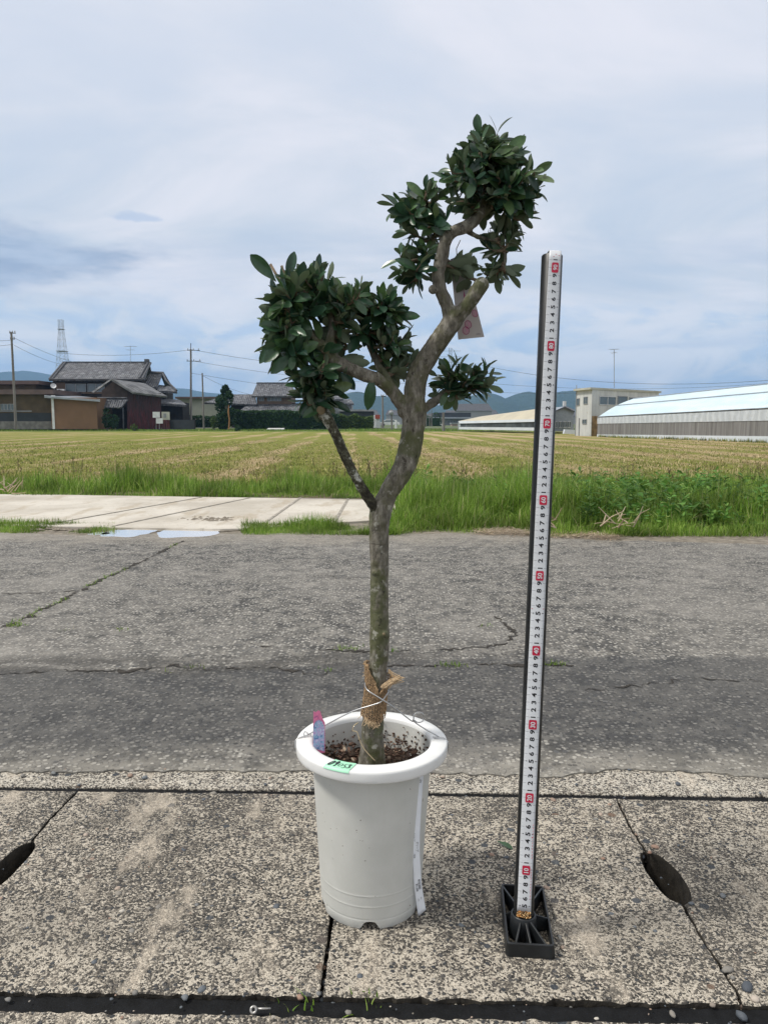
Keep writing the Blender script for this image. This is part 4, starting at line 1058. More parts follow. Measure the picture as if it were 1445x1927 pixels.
for a, b, w0 in ((-.62,.96,.6),(.02,.96,0),(.66,.96,-.6),(-.97,.05,1),(.97,.12,1),(-.93,-.95,.7),(.93,-.95,.7),(-.1,-.96,0)):
    end = bp(a, b, 0); dirv = (end-B0); dirv.z = 0; st_ = B0+dirv.normalized()*.0165; nn = Vector((-dirv.y, dirv.x, 0)).normalized()*.0013
    zt0 = .0295 if abs(a) < .9 or abs(b) > .5 else .028
    m1 = st_.lerp(end, .35)
    mb = MB()
    mb.add([st_-nn+Vector((0,0,.001)), st_+nn+Vector((0,0,.001)), end+nn+Vector((0,0,.001)), end-nn+Vector((0,0,.001)),
            st_-nn+Vector((0,0,zt0)), st_+nn+Vector((0,0,zt0)), end+nn+Vector((0,0,zt-.0012)), end-nn+Vector((0,0,zt-.0012))],
           [(0,1,2,3),(4,7,6,5),(0,4,5,1),(1,5,6,2),(2,6,7,3),(3,7,4,0)])
    mb.build('rib', 'black_base', base, bevel=.0005)

# ---------------------------------------------------------------- small things on the slabs
mb = MB(); add_leaf(mb, G(935,1583,.004), (G(972,1598,.003)-G(935,1583,.003)), Vector((0,0,1)), .030, .011); tag(mb.build('fallen_leaf', 'olive_leaf', smooth=True, recalc=False), 'single dark green leaf lying on the concrete left of the measuring pole', 'leaf')
c = G(478,1903,.0); mb = MB(); mb.lathe([(.0018,.001),(.0042,.001),(.0048,.003),(.0042,.0048),(.0022,.0048),(.0018,.003)], 20, M=Matrix.Translation(c+Vector((0,0,.002))) @ Matrix.Rotation(.9, 4, 'X'), closed=True)
simple('dull_steel', (.45,.44,.42), .4, metal=.7, var=.2)
mb.tube([c+Vector((.003,0,.003)), c+Vector((.020,.002,.002))], [.0016,.001], 8); tag(mb.build('screw_eye', 'dull_steel', smooth=True), 'small rusty screw with ring head on the near black joint', 'screw')
# pebbles scattered on slabs and in the joints
def _peb(N):
    g = N('ShaderNodeNewGeometry'); r = g.outputs['Random Per Island']
    return pbsdf(N, N.ramp(r, [(0,(.06,.07,.085)),(.4,(.12,.135,.15)),(.65,(.22,.20,.17)),(.8,(.28,.17,.12)),(1,(.50,.47,.41))]), .75, N.bump(N.noise(objc(N), 300, 3), .6, .001))
material('pebble', _peb)
mb = MB()
def pebble(mb, c, r_, h=.6):
    vs = []; n1_, n2_ = 5, 8; sx, sy = random.uniform(.7,1.3), random.uniform(.6,1.0); an = random.uniform(0,3); sd = random.random()*50
    for i in range(n1_+1):
        th = math.pi*i/n1_
        for k in range(n2_):
            a = 2*math.pi*k/n2_; q = Vector((math.sin(th)*math.cos(a)*sx, math.sin(th)*math.sin(a)*sy, math.cos(th)*h))
            q *= 1+.35*mnoise.noise(q*1.6+Vector((sd,0,0))); x = q.x*math.cos(an)-q.y*math.sin(an); y = q.x*math.sin(an)+q.y*math.cos(an)
            vs.append(c+Vector((x, y, q.z))*r_)
    mb.add(vs, [(i*n2_+k, i*n2_+(k+1)%n2_, (i+1)*n2_+(k+1)%n2_, (i+1)*n2_+k) for i in range(n1_) for k in range(n2_)])
for i in range(1500):
    x = random.uniform(-1.3,1.3); y = random.uniform(.70,1.50); r_ = min(.006, .0011*random.paretovariate(2.0))
    pebble(mb, Vector((x,y,-.0002)), r_, .45)
for i in range(170):
    x = random.uniform(-1.0,1.0); yy = ln(JN, x)+.004-random.random()**2*.012; pebble(mb, Vector((x,yy,-.010)), random.uniform(.001,.0034), .6)
for a, b, s_ in ((1369,1825,9),(1405,1858,13),(1378,1840,7),(1420,1880,9),(1395,1912,12),(1232,1752,5),(1058,1783,6),(1222,1604,6),(1265,1908,7),(868,1742,6),(600,1870,6),(380,1862,8),(255,1868,7),(1300,1700,6)):
    p = G(a, b); pebble(mb, p, s_*.0007, .5)
for l in (JL2, JR, JR2, JM):
    for i in range(45):
        a = random.randrange(len(l)-1); p = l[a].lerp(l[a+1], random.random()); pebble(mb, p+Vector((random.gauss(0,.003),0,-.010)), random.uniform(.0012,.0045), .7)
tag(mb.build('gravel', 'pebble', smooth=True), 'loose grit and small stones scattered over the slabs', 'gravel', kind='stuff')

# ================================================================ GRASS AND WEEDS
def grass_mat(name, stops, tr=.35):
    def f(N):
        r = N('ShaderNodeNewGeometry').outputs['Random Per Island']; p = pos(N)
        c = N.ramp(r, stops)
        k = N.ss(N.noise(p, 2.1, 4, .6), .35, .65, .58, 1.32); c = N.mix(1.0, c, N.comb(k, k, k), 'MULTIPLY')
        d = pbsdf(N, c, .6, spec=.25); t = N('ShaderNodeBsdfTranslucent', {'Color': c})
        return N('ShaderNodeMixShader', {0: tr, 1: d.outputs[0], 2: t.outputs[0]})
    return material(name, f)
grass_mat('grass_blade', [(0,(.075,.155,.022)),(.4,(.155,.27,.036)),(.75,(.235,.36,.055)),(.93,(.30,.38,.10)),(1,(.48,.42,.24))])
grass_mat('weed_blade', [(0,(.045,.12,.022)),(.5,(.085,.195,.034)),(.9,(.14,.255,.05)),(1,(.23,.30,.09))], .3)
grass_mat('stubble_blade', [(0,(.15,.18,.04)),(.35,(.25,.25,.07)),(.55,(.38,.31,.14)),(1,(.60,.48,.30))], .3)
grass_mat('dry_blade', [(0,(.24,.165,.11)),(.5,(.46,.36,.25)),(1,(.66,.56,.42))], .15)
grass_mat('seed_head', [(0,(.10,.06,.045)),(1,(.25,.18,.10))], .15)
def blades(name, mat, base, h, wd, lean=.5, flat=0.0, seg=3):
    n = len(base); az = rng.uniform(0, 2*np.pi, n); ln_ = np.abs(rng.normal(0, lean, n))
    dx, dy = np.cos(az), np.sin(az); sx, sy = -np.sin(az+rng.normal(0,.5,n)), np.cos(az)
    V = np.zeros((n, 2*(seg+1), 3), dtype=np.float32)
    for j in range(seg+1):
        t = j/seg; out = h*ln_*t**1.8; up = h*(t-.35*ln_*t*t) *(1-flat)+h*flat*.04*t
        out = out*(1-flat)+h*t*flat
        ww = wd*(1-t)**.75*.5+wd*.04; 
        cx = base[:,0]+dx*out; cy = base[:,1]+dy*out; cz = base[:,2]+up
        V[:,2*j] = np.stack([cx-sx*ww, cy-sy*ww, cz], 1); V[:,2*j+1] = np.stack([cx+sx*ww, cy+sy*ww, cz], 1)
    nv = 2*(seg+1); F_ = np.zeros((n, seg, 4), dtype=np.int32); b = np.arange(n)*nv
    for j in range(seg): F_[:,j] = np.stack([b+2*j, b+2*j+1, b+2*j+3, b+2*j+2], 1)
    me = bpy.data.meshes.new(name); me.vertices.add(n*nv); me.vertices.foreach_set('co', V.ravel())
    me.loops.add(n*seg*4); me.loops.foreach_set('vertex_index', F_.ravel())
    me.polygons.add(n*seg); me.polygons.foreach_set('loop_start', np.arange(n*seg, dtype=np.int32)*4); me.polygons.foreach_set('loop_total', np.full(n*seg, 4, dtype=np.int32))
    me.update(calc_edges=True); me.materials.append(MATS[mat]); o = bpy.data.objects.new(name, me); scn.collection.objects.link(o); return o
gys = np.array([-9,4.7,5.4,8.2,9.0,10.6,108,110.5,999.]); gzs = np.array([-.04,-.04,-.01,-.03,-.12,FZ,FZ,-.06,-.06])
def vn(x, y, f, s): return np.array([mnoise.noise(Vector((a*f, b*f, s))) for a, b in zip(x, y)])
def scatter(n, x0f, x1f, y0, y1, pw=1.0):
    """random points between two distances, within the given spread to each side"""
    y = y0+(y1-y0)*rng.random(n)**pw; x = x0f(y)+(x1f(y)-x0f(y))*rng.random(n); return x, y
road_edge_x = np.array([p.x for p in RE]); road_edge_y = np.array([p.y for p in RE])
def redge(x): return np.interp(x, road_edge_x, road_edge_y)
PADX1 = G(746,955).x; padb = G(380,935,.03).y; 
def padx_end(y): return np.interp(y, [G(742,976).y, G(748,940).y], [G(742,976).x, G(748,940).x])
# bright grass behind the path, left
x, y = scatter(60000, lambda y: -.62*y-1.5, lambda y: .12*y*0+.3, 7.35, 11.2, 1.1)
k = vn(x, y, .9, 3.); keep = (rng.random(len(x)) < .72+k*.8) & ~((x > -3.5) & (x < -1.2) & (y > 7.6) & (y < 8.3) & (rng.random(len(x)) < .55)); x, y, k = x[keep], y[keep], k[keep]
y = y+ (7.75-7.35)*(x < -3)*0
k4 = vn(x, y, 2.2, 7.)
h = (.09+.12*np.clip((y-7.4)/1.0, 0, 1))*np.clip(1+1.3*k+.9*k4, .25, 2.1)*rng.uniform(.55,1.2,len(x)); h *= np.clip(1.25-.28*np.maximum(0, y-9.4), .3, 1)
z = np.interp(y, gys, gzs)-.01
tag(blades('grass', 'grass_blade', np.stack([x,y,z],1), h, rng.uniform(.005,.011,len(x)), .45), 'bright green grass growing between the concrete path and the field', 'grass', kind='stuff')
# right verge: thick grass and weeds down to the asphalt
x, y = scatter(135000, lambda y: 0*y+.02, lambda y: .62*y+1.9, 4.75, 11.0, 1.35)
e_ = redge(x)+.04+.10*vn(x, y*0, 1.7, 9.); pk = (x < padx_end(y)+.02) & (y > G(742,976).y-.02) & (y < padb+.4)
k = vn(x, y, .8, 6.); k2 = vn(x, y, 3.0, 8.)
bare = (k2+k*.5 < -.28) & (rng.random(len(x)) < .75)
keep = (y > e_) & ~pk & ~bare; x, y, k, k2, e_ = x[keep], y[keep], k[keep], k2[keep], e_[keep]
h = np.clip(.06+.20*np.clip((y-e_)/.9, 0, 1), .05, .3)*np.clip(1+1.1*k+.8*k2, .25, 2.0)*rng.uniform(.5,1.2,len(x)); h *= np.clip(1.2-.35*np.maximum(0, y-8.3), .30, 1)*np.where(x > 1.6+.5*k, .72, 1)
z = np.interp(y, gys, gzs)-.01
tag(blades('grass', 'grass_blade', np.stack([x,y,z],1), h, rng.uniform(.004,.009,len(x)), .55), 'thick green grass on the verge right of the path', 'grass', kind='stuff')
# low tufts between path and road
def strip_grass(px0, px1, py0, py1, n, hh, label):
    a = rng.random(n); px = px0+(px1-px0)*a; py = py0+(py1-py0)*rng.random(n)
    pts = np.array([G(u, v) for u, v in zip(px, py)]); kk = vn(pts[:,0], pts[:,1], 2.6, px0); kp = rng.random(n) < np.clip(1.2+kk*1.4, 0, 1)*np.clip(np.minimum(a, 1-a)*7+.25, 0, 1); pts = pts[kp]; kk = kk[kp]
    pts[:,2] = np.interp(pts[:,1], gys, gzs)-.004
    hs = hh*np.clip(1+kk*1.2, .4, 1.8)*rng.uniform(.5,1.2,len(pts))
    tag(blades('grass', 'grass_blade', pts, hs, rng.uniform(.003,.006,len(pts)), .7), label, 'grass', kind='stuff')
strip_grass(-190,222,987,1003,16000,.062,'low grass tufts between the path and the puddle, far left')
strip_grass(205,330,992,1004,900,.030,'sparse grass sprigs at the puddle edge')
strip_grass(455,760,990,1007,15000,.072,'low grass tufts at the path foot left of the trunk')
# field: stubble and regrowth
x, y = scatter(100000, lambda y: -.58*y-2, lambda y: .62*y+2, 10.3, 46, 1.9)
k = vn(x, y, .35, 2.); kk = vn(x*1.0+.05*y, y*.05, 1.6, 5.)
green = (k+kk-.45*np.clip(x/6, 0, 1) > -.02)
for nm, sel, lab in (('stubble_blade', ~green, 'pale straw stubble lying in rows across the field'), ('grass_blade', green, 'short green regrowth over the mown field')):
    X_, Y_ = x[sel], y[sel]; h = np.where(sel[sel], .07, .07)*rng.uniform(.5,1.3,len(X_))*(1+.4*k[sel])*np.clip(1.2-(Y_-10)/60,.5,1.2)
    mt = 'stubble_blade' if nm == 'stubble_blade' else 'field_blade'
    if mt not in MATS: grass_mat('field_blade', [(0,(.13,.18,.033)),(.5,(.23,.26,.055)),(.8,(.31,.30,.09)),(1,(.50,.41,.22))], .3)
    tag(blades('stubble' if nm == 'stubble_blade' else 'grass', mt, np.stack([X_,Y_,np.interp(Y_, gys, gzs)-.005],1), h, rng.uniform(.008,.016,len(X_))*(1+Y_/22), .8), lab, 'stubble' if nm == 'stubble_blade' else 'grass', kind='stuff')
# taller loose stalks and seed heads
mb = MB(); mh = MB()
for i in range(210):
    if i < 90: xx, yy = random.uniform(-5.6,-.2), random.uniform(8.4,10.2)
    elif i < 130: xx, yy = random.uniform(-.45,.35), random.uniform(6.9,7.8)
    else: xx, yy = random.uniform(.6,5.6), random.uniform(6.3,9.6)
    zz = float(np.interp(yy, gys, gzs)); hh = random.uniform(.26,.42)*(.8 if i >= 130 else 1); a = random.uniform(0,6.28); l = random.uniform(.05,.25)*hh
    p0 = Vector((xx,yy,zz)); p1 = p0+Vector((math.cos(a)*l*.4, math.sin(a)*l*.4, hh*.6)); p2 = p0+Vector((math.cos(a)*l, math.sin(a)*l, hh))
    mb.tube([p0,p1,p2], [.0018,.0014,.0009], 4)
    for j in range(random.randint(4,9)):
        q = p1.lerp(p2, .35+.65*j/8); e = q+Vector((random.gauss(0,.014), random.gauss(0,.014), random.uniform(.012,.035))); mh.tube([q, q.lerp(e,.6), e], [.001,.003,.0008], 4)
tag(mb.build('grass_stalks', 'grass_blade'), 'thin upright stalks rising above the verge grass', 'grass', kind='stuff')
tag(mh.build('seed_heads', 'seed_head'), 'brownish seed heads on the tall verge stalks', 'grass', kind='stuff')
# broad leaved weeds in the right verge
mb = MB()
def weed(mb, p, hh, nl, ls, ar=.30):
    top = p+Vector((random.gauss(0,.1)*hh, random.gauss(0,.1)*hh, hh)); mb.tube([p, p.lerp(top,.5)+Vector((random.gauss(0,.01),0,0)), top], [.003,.0022,.001], 5)
    for j in range(nl):
        t = .15+.85*j/nl; a = j*2.4+random.uniform(-.4,.4); d = Vector((math.cos(a), math.sin(a), random.uniform(.0,.9)))
        add_leaf(mb, p.lerp(top, t), d, Vector((0,0,1)), ls*random.uniform(.6,1.2)*(1.15-.5*t), ls*ar*random.uniform(.7,1.2))
for i in range(560):
    if i < 400:
        px = random.uniform(1090,1475); D_ = random.uniform(5.0,7.9)
        xx = (px-722.5)/F*D_
    elif i < 500:
        px = random.uniform(745,1090); D_ = random.uniform(5.7,7.8); xx = (px-722.5)/F*D_
    else:
        px = random.uniform(700,900); D_ = random.uniform(6.4,7.9); xx = max(.12, (px-722.5)/F*D_)
    if D_ < float(redge(xx))+.15: continue
    if mnoise.noise(Vector((xx*1.1, D_*1.1, 4))) < -.18: continue
    weed(mb, Vector((xx, D_, float(np.interp(D_, gys, gzs)))), random.uniform(.10,.30), random.randint(8,16), random.uniform(.065,.12), random.choice((.2,.28,.34)))
tag(mb.build('weeds', 'weed_blade', smooth=True, recalc=False), 'broad leaved green weeds tangled in the right verge', 'weeds', kind='stuff')
# dry clippings along the asphalt, heap of dry stalks
n = 3000; px = rng.uniform(895,1165,n); py = np.interp(px, [905,960,1060,1150], [1004,1007,1010,1016])+rng.normal(-4.5,3.6,n)*(1+.8*vn(px*.01, px*0, 3.0, 5.))
pts = np.array([G(u, v) for u, v in zip(px, py)]); pts[:,2] = .001+rng.uniform(0,.010,n)
tag(blades('dry_clippings', 'dry_blade', pts, rng.uniform(.03,.08,n), rng.uniform(.002,.004,n), .3, .92), 'line of dry straw clippings where the right verge meets the asphalt', 'clippings', kind='stuff')
n = 1500; px = rng.uniform(1150,1290,n); py = np.interp(px, [1150,1290], [1016,1020])+rng.normal(-2,2,n)
pts = np.array([G(u, v) for u, v in zip(px, py)]); pts[:,2] = .001+rng.uniform(0,.01,n)
mb = MB()
for cx, cy, n_, sp_, lo, hi_ in ((1165,985,10,18,.08,.20),(1135,990,4,10,.10,.22),(1045,985,4,8,.12,.22),(880,945,14,14,.08,.22),(10,925,18,14,.10,.25)):
    for i in range(n_):
        a = G(cx+random.gauss(0,sp_), cy+random.gauss(0,4), .03+random.uniform(0,.05)); a.z += .02 if cy < 960 else .0
        L_ = random.uniform(lo, hi_); an = random.uniform(0,6.28); el = random.uniform(.0,.9)
        b = a+Vector((math.cos(an)*math.cos(el), math.sin(an)*math.cos(el)*.5, math.sin(el)))*L_
        mb.tube([a, a.lerp(b,.5)+Vector((0,0,random.gauss(0,.015))), b], [.0045,.0035,.002], 5, .15)
tag(mb.build('dry_stalks', 'dry_blade'), 'pale dry broken stalks lying in the verge grass', 'stalks', kind='stuff')
# tiny sprouts along the cracks
pl = []
a = ragged([G(*q) for q in CR[0]], .022, .010, 70)
for p in a:
    if mnoise.noise(p*2.3) > .0:
        for j in range(random.randint(0,4)): pl.append((p.x+random.gauss(0,.008), p.y+random.gauss(0,.008), .001))
for cx, cy, n_ in ((30,1178,40),(640,1222,14),(665,1222,22),(735,1226,10),(362,1256,14),(545,1880,12),(690,1874,12),(838,1252,22),(860,1254,22),(1047,1250,40),(1035,1252,14),(912,1178,8),(125,1185,6),(232,1186,10),(310,1268,3),(620,1262,12),(1200,1488,0)):
    c = G(cx, cy)
    for j in range(n_): pl.append((c.x+random.gauss(0,.016), c.y+random.gauss(0,.010), .001 if cy < 1800 else -.006))
pl = np.array(pl); n = len(pl)
tag(blades('crack_sprouts', 'grass_blade', pl, rng.uniform(.006,.018,n), rng.uniform(.0018,.0035,n), .9), 'tiny green sprouts growing in the road cracks and slab joints', 'sprouts', kind='stuff')
# white marker post by the path's end
simple('white_plastic', (.70,.70,.68), .5, var=.1)
# ================================================================ BACKGROUND
def fb(mb, px0, px1, py0, py1, D_, dep):
    a = P(px0, py1, D_); b = P(px1, py0, D_); return mb.box(a.x, b.x, D_, D_+dep, a.z, b.z)
def part(name, mat, parent, boxes, label=None, **kw):
    mb = MB()
    for b in boxes: fb(mb, *b)
    o = mb.build(name, mat, parent, **kw)
    if label: o['label'] = label
    return o
def roofq(mb, pts, th=.22):   # pts: (px, py, D) x4
    return mb.slab([P(*q) for q in pts], th)
def _tiles(N):
    p = pos(N); x, y, z = N.sep(p)
    col = N.math('SINE', N.math('MULTIPLY', x, 2*math.pi/.30)); row = N.math('FRACT', N.math('DIVIDE', z, .14))
    pc = N.comb(N.math('FLOOR', N.math('DIVIDE', x, .30)), 0.0, N.math('FLOOR', N.math('DIVIDE', z, .14)))
    rn = N('ShaderNodeTexWhiteNoise', {0: pc}).outputs[0]
    c = N.ramp(rn, [(0,(.055,.058,.066)),(.6,(.10,.105,.12)),(.9,(.17,.175,.19)),(1,(.25,.255,.27))])
    c = N.mix(N.math('MULTIPLY', N.ss(N.noise(p, .9, 5, .7), .45, .65), .5), c, (.20,.20,.205))
    return pbsdf(N, c, .55, N.bump(N.math('ADD', col, N.math('MULTIPLY', row, -.8)), 1, .05), spec=.4)
material('roof_tiles', _tiles)
simple('ridge_tiles', (.075,.078,.088), .6, var=.4, vscale=3); simple('dark_timber', (.020,.016,.014), .8, var=.4, vscale=3)
simple('plaster_brown', (.15,.105,.075), .9, var=.2, vscale=1); simple('plaster_tan', (.215,.125,.072), .9, var=.08, vscale=.8)
simple('wall_olive', (.10,.072,.040), .9, var=.2, vscale=1); simple('dark_band', (.035,.040,.045), .7, var=.2, vscale=1); simple('block_wall', (.19,.18,.165), .95, var=.3, vscale=1.5)
simple('gable_board', (.055,.040,.034), .9, var=.3, vscale=1.5); simple('brown_fascia', (.115,.080,.070), .7, var=.2, vscale=1); simple('zinc', (.30,.33,.37), .45, metal=.3, var=.15, vscale=2)
simple('white_paint', (.62,.63,.63), .6, var=.12, vscale=2); simple('cream_wall', (.42,.42,.36), .85, var=.12, vscale=.7); simple('grey_metal', (.25,.26,.27), .6, var=.2, vscale=1)
material('window_glass', lambda N: pbsdf(N, N.mix(N.noise(pos(N), .8, 3), (.06,.085,.10), (.16,.20,.22)), .18, spec=.6))
def _redshed(N):
    p = pos(N); x, y, z = N.sep(p); n = N.noise(N.mapping(p, (3,3,.5)), 1.5, 5, .7)
    c = N.ramp(n, [(.35,(.018,.009,.010)),(.5,(.060,.009,.012)),(.66,(.095,.016,.020)),(.75,(.10,.06,.06))])
    c = N.mix(N.math('MULTIPLY', N.ss(z, 1.6, 3.2), .5), c, (.022,.018,.018))
    return pbsdf(N, c, .7, N.bump(N.math('SINE', N.math('MULTIPLY', N.math('ADD', x, y), 2*math.pi/.35)), 1, .03))
material('rusted_sheet', _redshed)
def _corr(N):
    p = pos(N); x, y, z = N.sep(p); n = N.noise(p, .8, 5, .7)
    c = N.mix(N.ss(n, .35, .7), (.085,.088,.095), (.20,.205,.215))
    return pbsdf(N, c, .6, N.bump(N.math('SINE', N.math('MULTIPLY', y, 2*math.pi/.4)), 1, .03))
material('shed_roof', _corr)
def window(parent, px0, px1, py0, py1, D_, n=1, fm='grey_metal'):
    w_ = MB(); fw = .9
    fb(w_, px0, px1, py0, py0+fw, D_-.12, .1); fb(w_, px0, px1, py1-fw, py1, D_-.12, .1)
    for i in range(n+1):
        c = px0+(px1-px0)*i/n; c0 = max(px0, c-fw/2); c1 = min(px1, c+fw/2); fb(w_, c0, c1, py0+fw, py1-fw, D_-.12, .1)
    o = w_.build('window', fm, parent); g = MB(); fb(g, px0+.2, px1-.2, py0+.2, py1-.2, D_-.05, .04); g.build('pane', 'window_glass', o); return o
# --- warehouse with brown fascia, far left
GY = 807.5
wh = thing('warehouse', P(20,GY,105), 'low brown warehouse with flat roof and dark band at the far left of the field', 'warehouse')
part('wall', 'wall_olive', wh, [(-220,98,741,778,105,16)]); part('wall_band', 'dark_band', wh, [(-220,97.5,777,793,104.9,2)]); part('foundation', 'block_wall', wh, [(-220,98,792.8,GY,104.8,2)])
part('roof', 'brown_fascia', wh, [(-222,100,733,742,104.2,18)]); up = part('upper_storey', 'wall_olive', wh, [(-220,68,722,735,112,8)]); part('roof', 'brown_fascia', wh, [(-222,73,716,723,111,10)])
window(wh, 2, 28, 760, 772, 104.9, 4); part('rail', 'zinc', wh, [(0,60,773,774.2,104.2,.1)])
tb = thing('annex_building', P(140,GY,103), 'plain tan box building with a slanted silver roof edge beside the warehouse', 'building')
part('wall', 'plaster_tan', tb, [(98.5,182,748,GY,103,9)])
mb = MB(); roofq(mb, [(84,745,102.2),(189,752.5,102.2),(189,749,112),(84,739,112)], .25); mb.build('roof', 'zinc', tb)
part('downpipe', 'white_paint', tb, [(99.8,101.0,744,GY,102.6,.1),(101.5,104,744,745.5,102.6,.12)])
# --- old farmhouse
fh = thing('farmhouse', P(190,GY,114), 'two storey traditional farmhouse with long grey tiled roof behind the shed', 'house')
part('wall', 'dark_timber', fh, [(106,268,712,GY,114,7)]); part('plaster_panel', 'plaster_brown', fh, [(107,123,720,737,113.9,.1),(123,262,738,741,113.9,.1)])
window(fh, 124, 162, 722, 737.5, 114, 2); window(fh, 165, 197, 722, 737.5, 114, 2)
mb = MB(); roofq(mb, [(92,713,113),(272,713,113),(282,682,118),(119,682,118)], .35); roofq(mb, [(119,682.3,118.1),(282,682.3,118.1),(290,716,123),(100,716,123)], .35)
rf = mb.build('roof', 'roof_tiles', fh)
part('ridge', 'ridge_tiles', rf, [(118,281,680.2,684.5,117.8,.6)]); mb = MB(); 
for a, b in (((279,682,117.8),(262,712,112.9)),((284,683,117.8),(268,713,112.9)),((120,682,117.8),(94,713,112.9)),((124,682,117.8),(99,713,112.9))): mb.tube([P(*a), P(*b)], .17, 6)
mb.tube([P(93,713.5,112.8), P(271,713.5,112.8)], .10, 6); mb.build('verge_tiles', 'ridge_tiles', rf)
mb = MB(); p_ = P(277,681,117.8); mb.box(p_.x-.3,p_.x+.3,117.5,118.2,p_.z-.5,p_.z+.4); mb.build('ridge_end', 'ridge_tiles', rf)
mb = MB(); roofq(mb, [(266,724,115),(296,729,115),(306,702,119),(284,701,119)], .3); roofq(mb, [(303,702,119.2),(309,703,119.2),(322,729,123),(314,729,123)], .3); roofq(mb, [(296,735,114.5),(334,737,114.5),(322,727,117.5),(300,724,117.5)], .3); roofq(mb, [(300,759,113),(352,762,113),(338,752,117),(304,750,117)], .3)
mb.build('rear_roof', 'roof_tiles', fh); part('rear_wall', 'dark_timber', fh, [(266,312,725,GY,117,4),(305,344,757,GY,116,4)]); mb = MB(); mb.tube([P(284,700.5,118.8), P(307,701.5,118.8), P(322,727,122)], .2, 6); mb.tube([P(307,703,118), P(313,716,116), P(333,735,114)], .15, 6); mb.build('rear_ridge', 'ridge_tiles', fh)
part('air_conditioner', 'white_paint', fh, [(108,121,732,741,112.6,.5)]); mb = MB(); c = P(112.5,736.5,112.5); mb.lathe([(0,0),(.26,0),(.26,.05),(0,.05)], 20, M=Matrix.Translation(c) @ Matrix.Rotation(R(90),4,'X')); mb.build('fan_grille', 'dark_band', fh)
mb = MB(); c = P(101,727,112.4); mb.lathe([(.02,0),(.25,.06),(.38,.16),(.40,.16),(.26,.04),(.02,-.03)], 20, M=Matrix.Translation(c) @ Matrix.Rotation(R(60),4,'X') @ Matrix.Rotation(R(25),4,'Y')); mb.bar(c, P(104,735,113.5), .03); mb.build('satellite_dish', 'white_paint', fh)
def antenna(px, pyt, pyb, D_, label, s_=1.0, group=None):
    mb = MB(); a, b = P(px, pyb, D_), P(px, pyt, D_); mb.bar(a, b, .028*s_, 6); r_ = 8*MPP(D_)
    for zz, ww, n_ in ((pyt+1.5, 10, 7),(pyt+8, 6, 4)):
        c = P(px, zz, D_); mb.bar(c+Vector((-ww*MPP(D_),-.2,.0)), c+Vector((ww*MPP(D_),.3,.10)), .018*s_, 5)
        for i in range(n_):
            q = c+Vector((-ww*MPP(D_)+2*ww*MPP(D_)*i/(n_-1), 0, .05)); mb.bar(q+Vector((-.10,-.35,0)), q+Vector((.10,.35,.0)), .012*s_, 4); 
    return tag(mb.build('antenna', 'grey_metal'), label, 'antenna', group)
antenna(246, 651, 684, 117, 'thin aerial on a mast above the farmhouse ridge')
# --- shed
sh_ = thing('farm_shed', P(245,GY,107), 'weathered shed of dark red rusted sheet with a pent roof in front of the farmhouse', 'shed')
mb = MB(); A = [P(192,748,107), P(240,748,107), P(240,736,107), P(213,718,107), P(192,735,107)]; Bk = [p+Vector((.9,2.5,0)) for p in A]
mb.add(A+Bk, [(0,1,2,3,4),(9,8,7,6,5)]+[(i,5+i,5+(i+1)%5,(i+1)%5) for i in range(5)]); mb.build('gable', 'gable_board', sh_)
mb = MB(); mb.add([P(240,GY,106.5),P(304,GY,109),P(304,740,109),P(240,734,106.5),P(240,GY,112),P(304,GY,114),P(304,740,114),P(240,734,112)], [(0,1,2,3),(4,7,6,5),(0,3,7,4),(1,5,6,2),(3,2,6,7)]); mb.build('wall', 'rusted_sheet', sh_)
mb = MB(); roofq(mb, [(210,714,107),(214,714,107),(178,740,106),(173,739,106)], .2); roofq(mb, [(212,713.5,106),(252,738,105.8),(316,746,109),(272,721,113)], .25); mb.build('roof', 'shed_roof', sh_)
mb = MB(); roofq(mb, [(180,766,105.6),(228,767,105.6),(242,749,107),(186,749,107)], .2); mb.build('pent_roof', 'roof_tiles', sh_)
mb = MB(); mb.tube([P(228,767,105.4),P(243,750,106.8)], .12, 6); mb.tube([P(184,748.5,106.8),P(243,749,106.8)], .12, 6); mb.bar(P(232,767,105.9), P(233,GY,105.9), .10); mb.build('post', 'ridge_tiles', sh_)
part('dark_opening', 'dark_timber', sh_, [(182,240,766,GY,108.8,.3),(182,184,766,GY,106,3)])
def sign(px0, px1, py0, py1, D_, label, leg=True):
    t = thing('notice_board', P((px0+px1)/2, GY, D_), label, 'sign'); part('board', 'white_paint', t, [(px0,px1,py0,py1,D_,.06)])
    mb = MB(); mb.bar(P((px0+px1)/2, py1, D_), P((px0+px1)/2, GY, D_), .04); mb.build('post', 'grey_metal', t); return t
sign(288,301,775,786,105,'upper white board beside the red shed wall'); sign(294.5,306.5,787,797,104.4,'lower white board just under the other, right of the red shed wall')
nb = thing('display_board', P(312,GY,105), 'cream framed display board with a dark red lower part right of the shed', 'sign'); part('board', 'cream_wall', nb, [(305,319,775,790,105,.2)]); part('lower_panel', 'rusted_sheet', nb, [(305,319,790,GY,105,.3)], 'dark red lower panel'); part('poster', 'grey_metal', nb, [(308,313,778,786,104.9,.05)])
fn = thing('timber_fence', P(342,GY,106), 'dark low board fence right of the shed', 'fence'); part('panel', 'dark_band', fn, [(320,366,790,GY,106,.1)]); part('post', 'dark_timber', fn, [(319,320.5,788,GY,105.9,.2),(366,367.5,788,GY,105.9,.2)])
# --- cream hall
ch = thing('cream_hall', P(370,GY,135), 'long cream walled building with a thin dark roof behind the two bare poles', 'building'); part('wall', 'cream_wall', ch, [(336,412,749,GY,135,8)]); part('roof', 'brown_fascia', ch, [(330,416,746.5,750,134,10)])
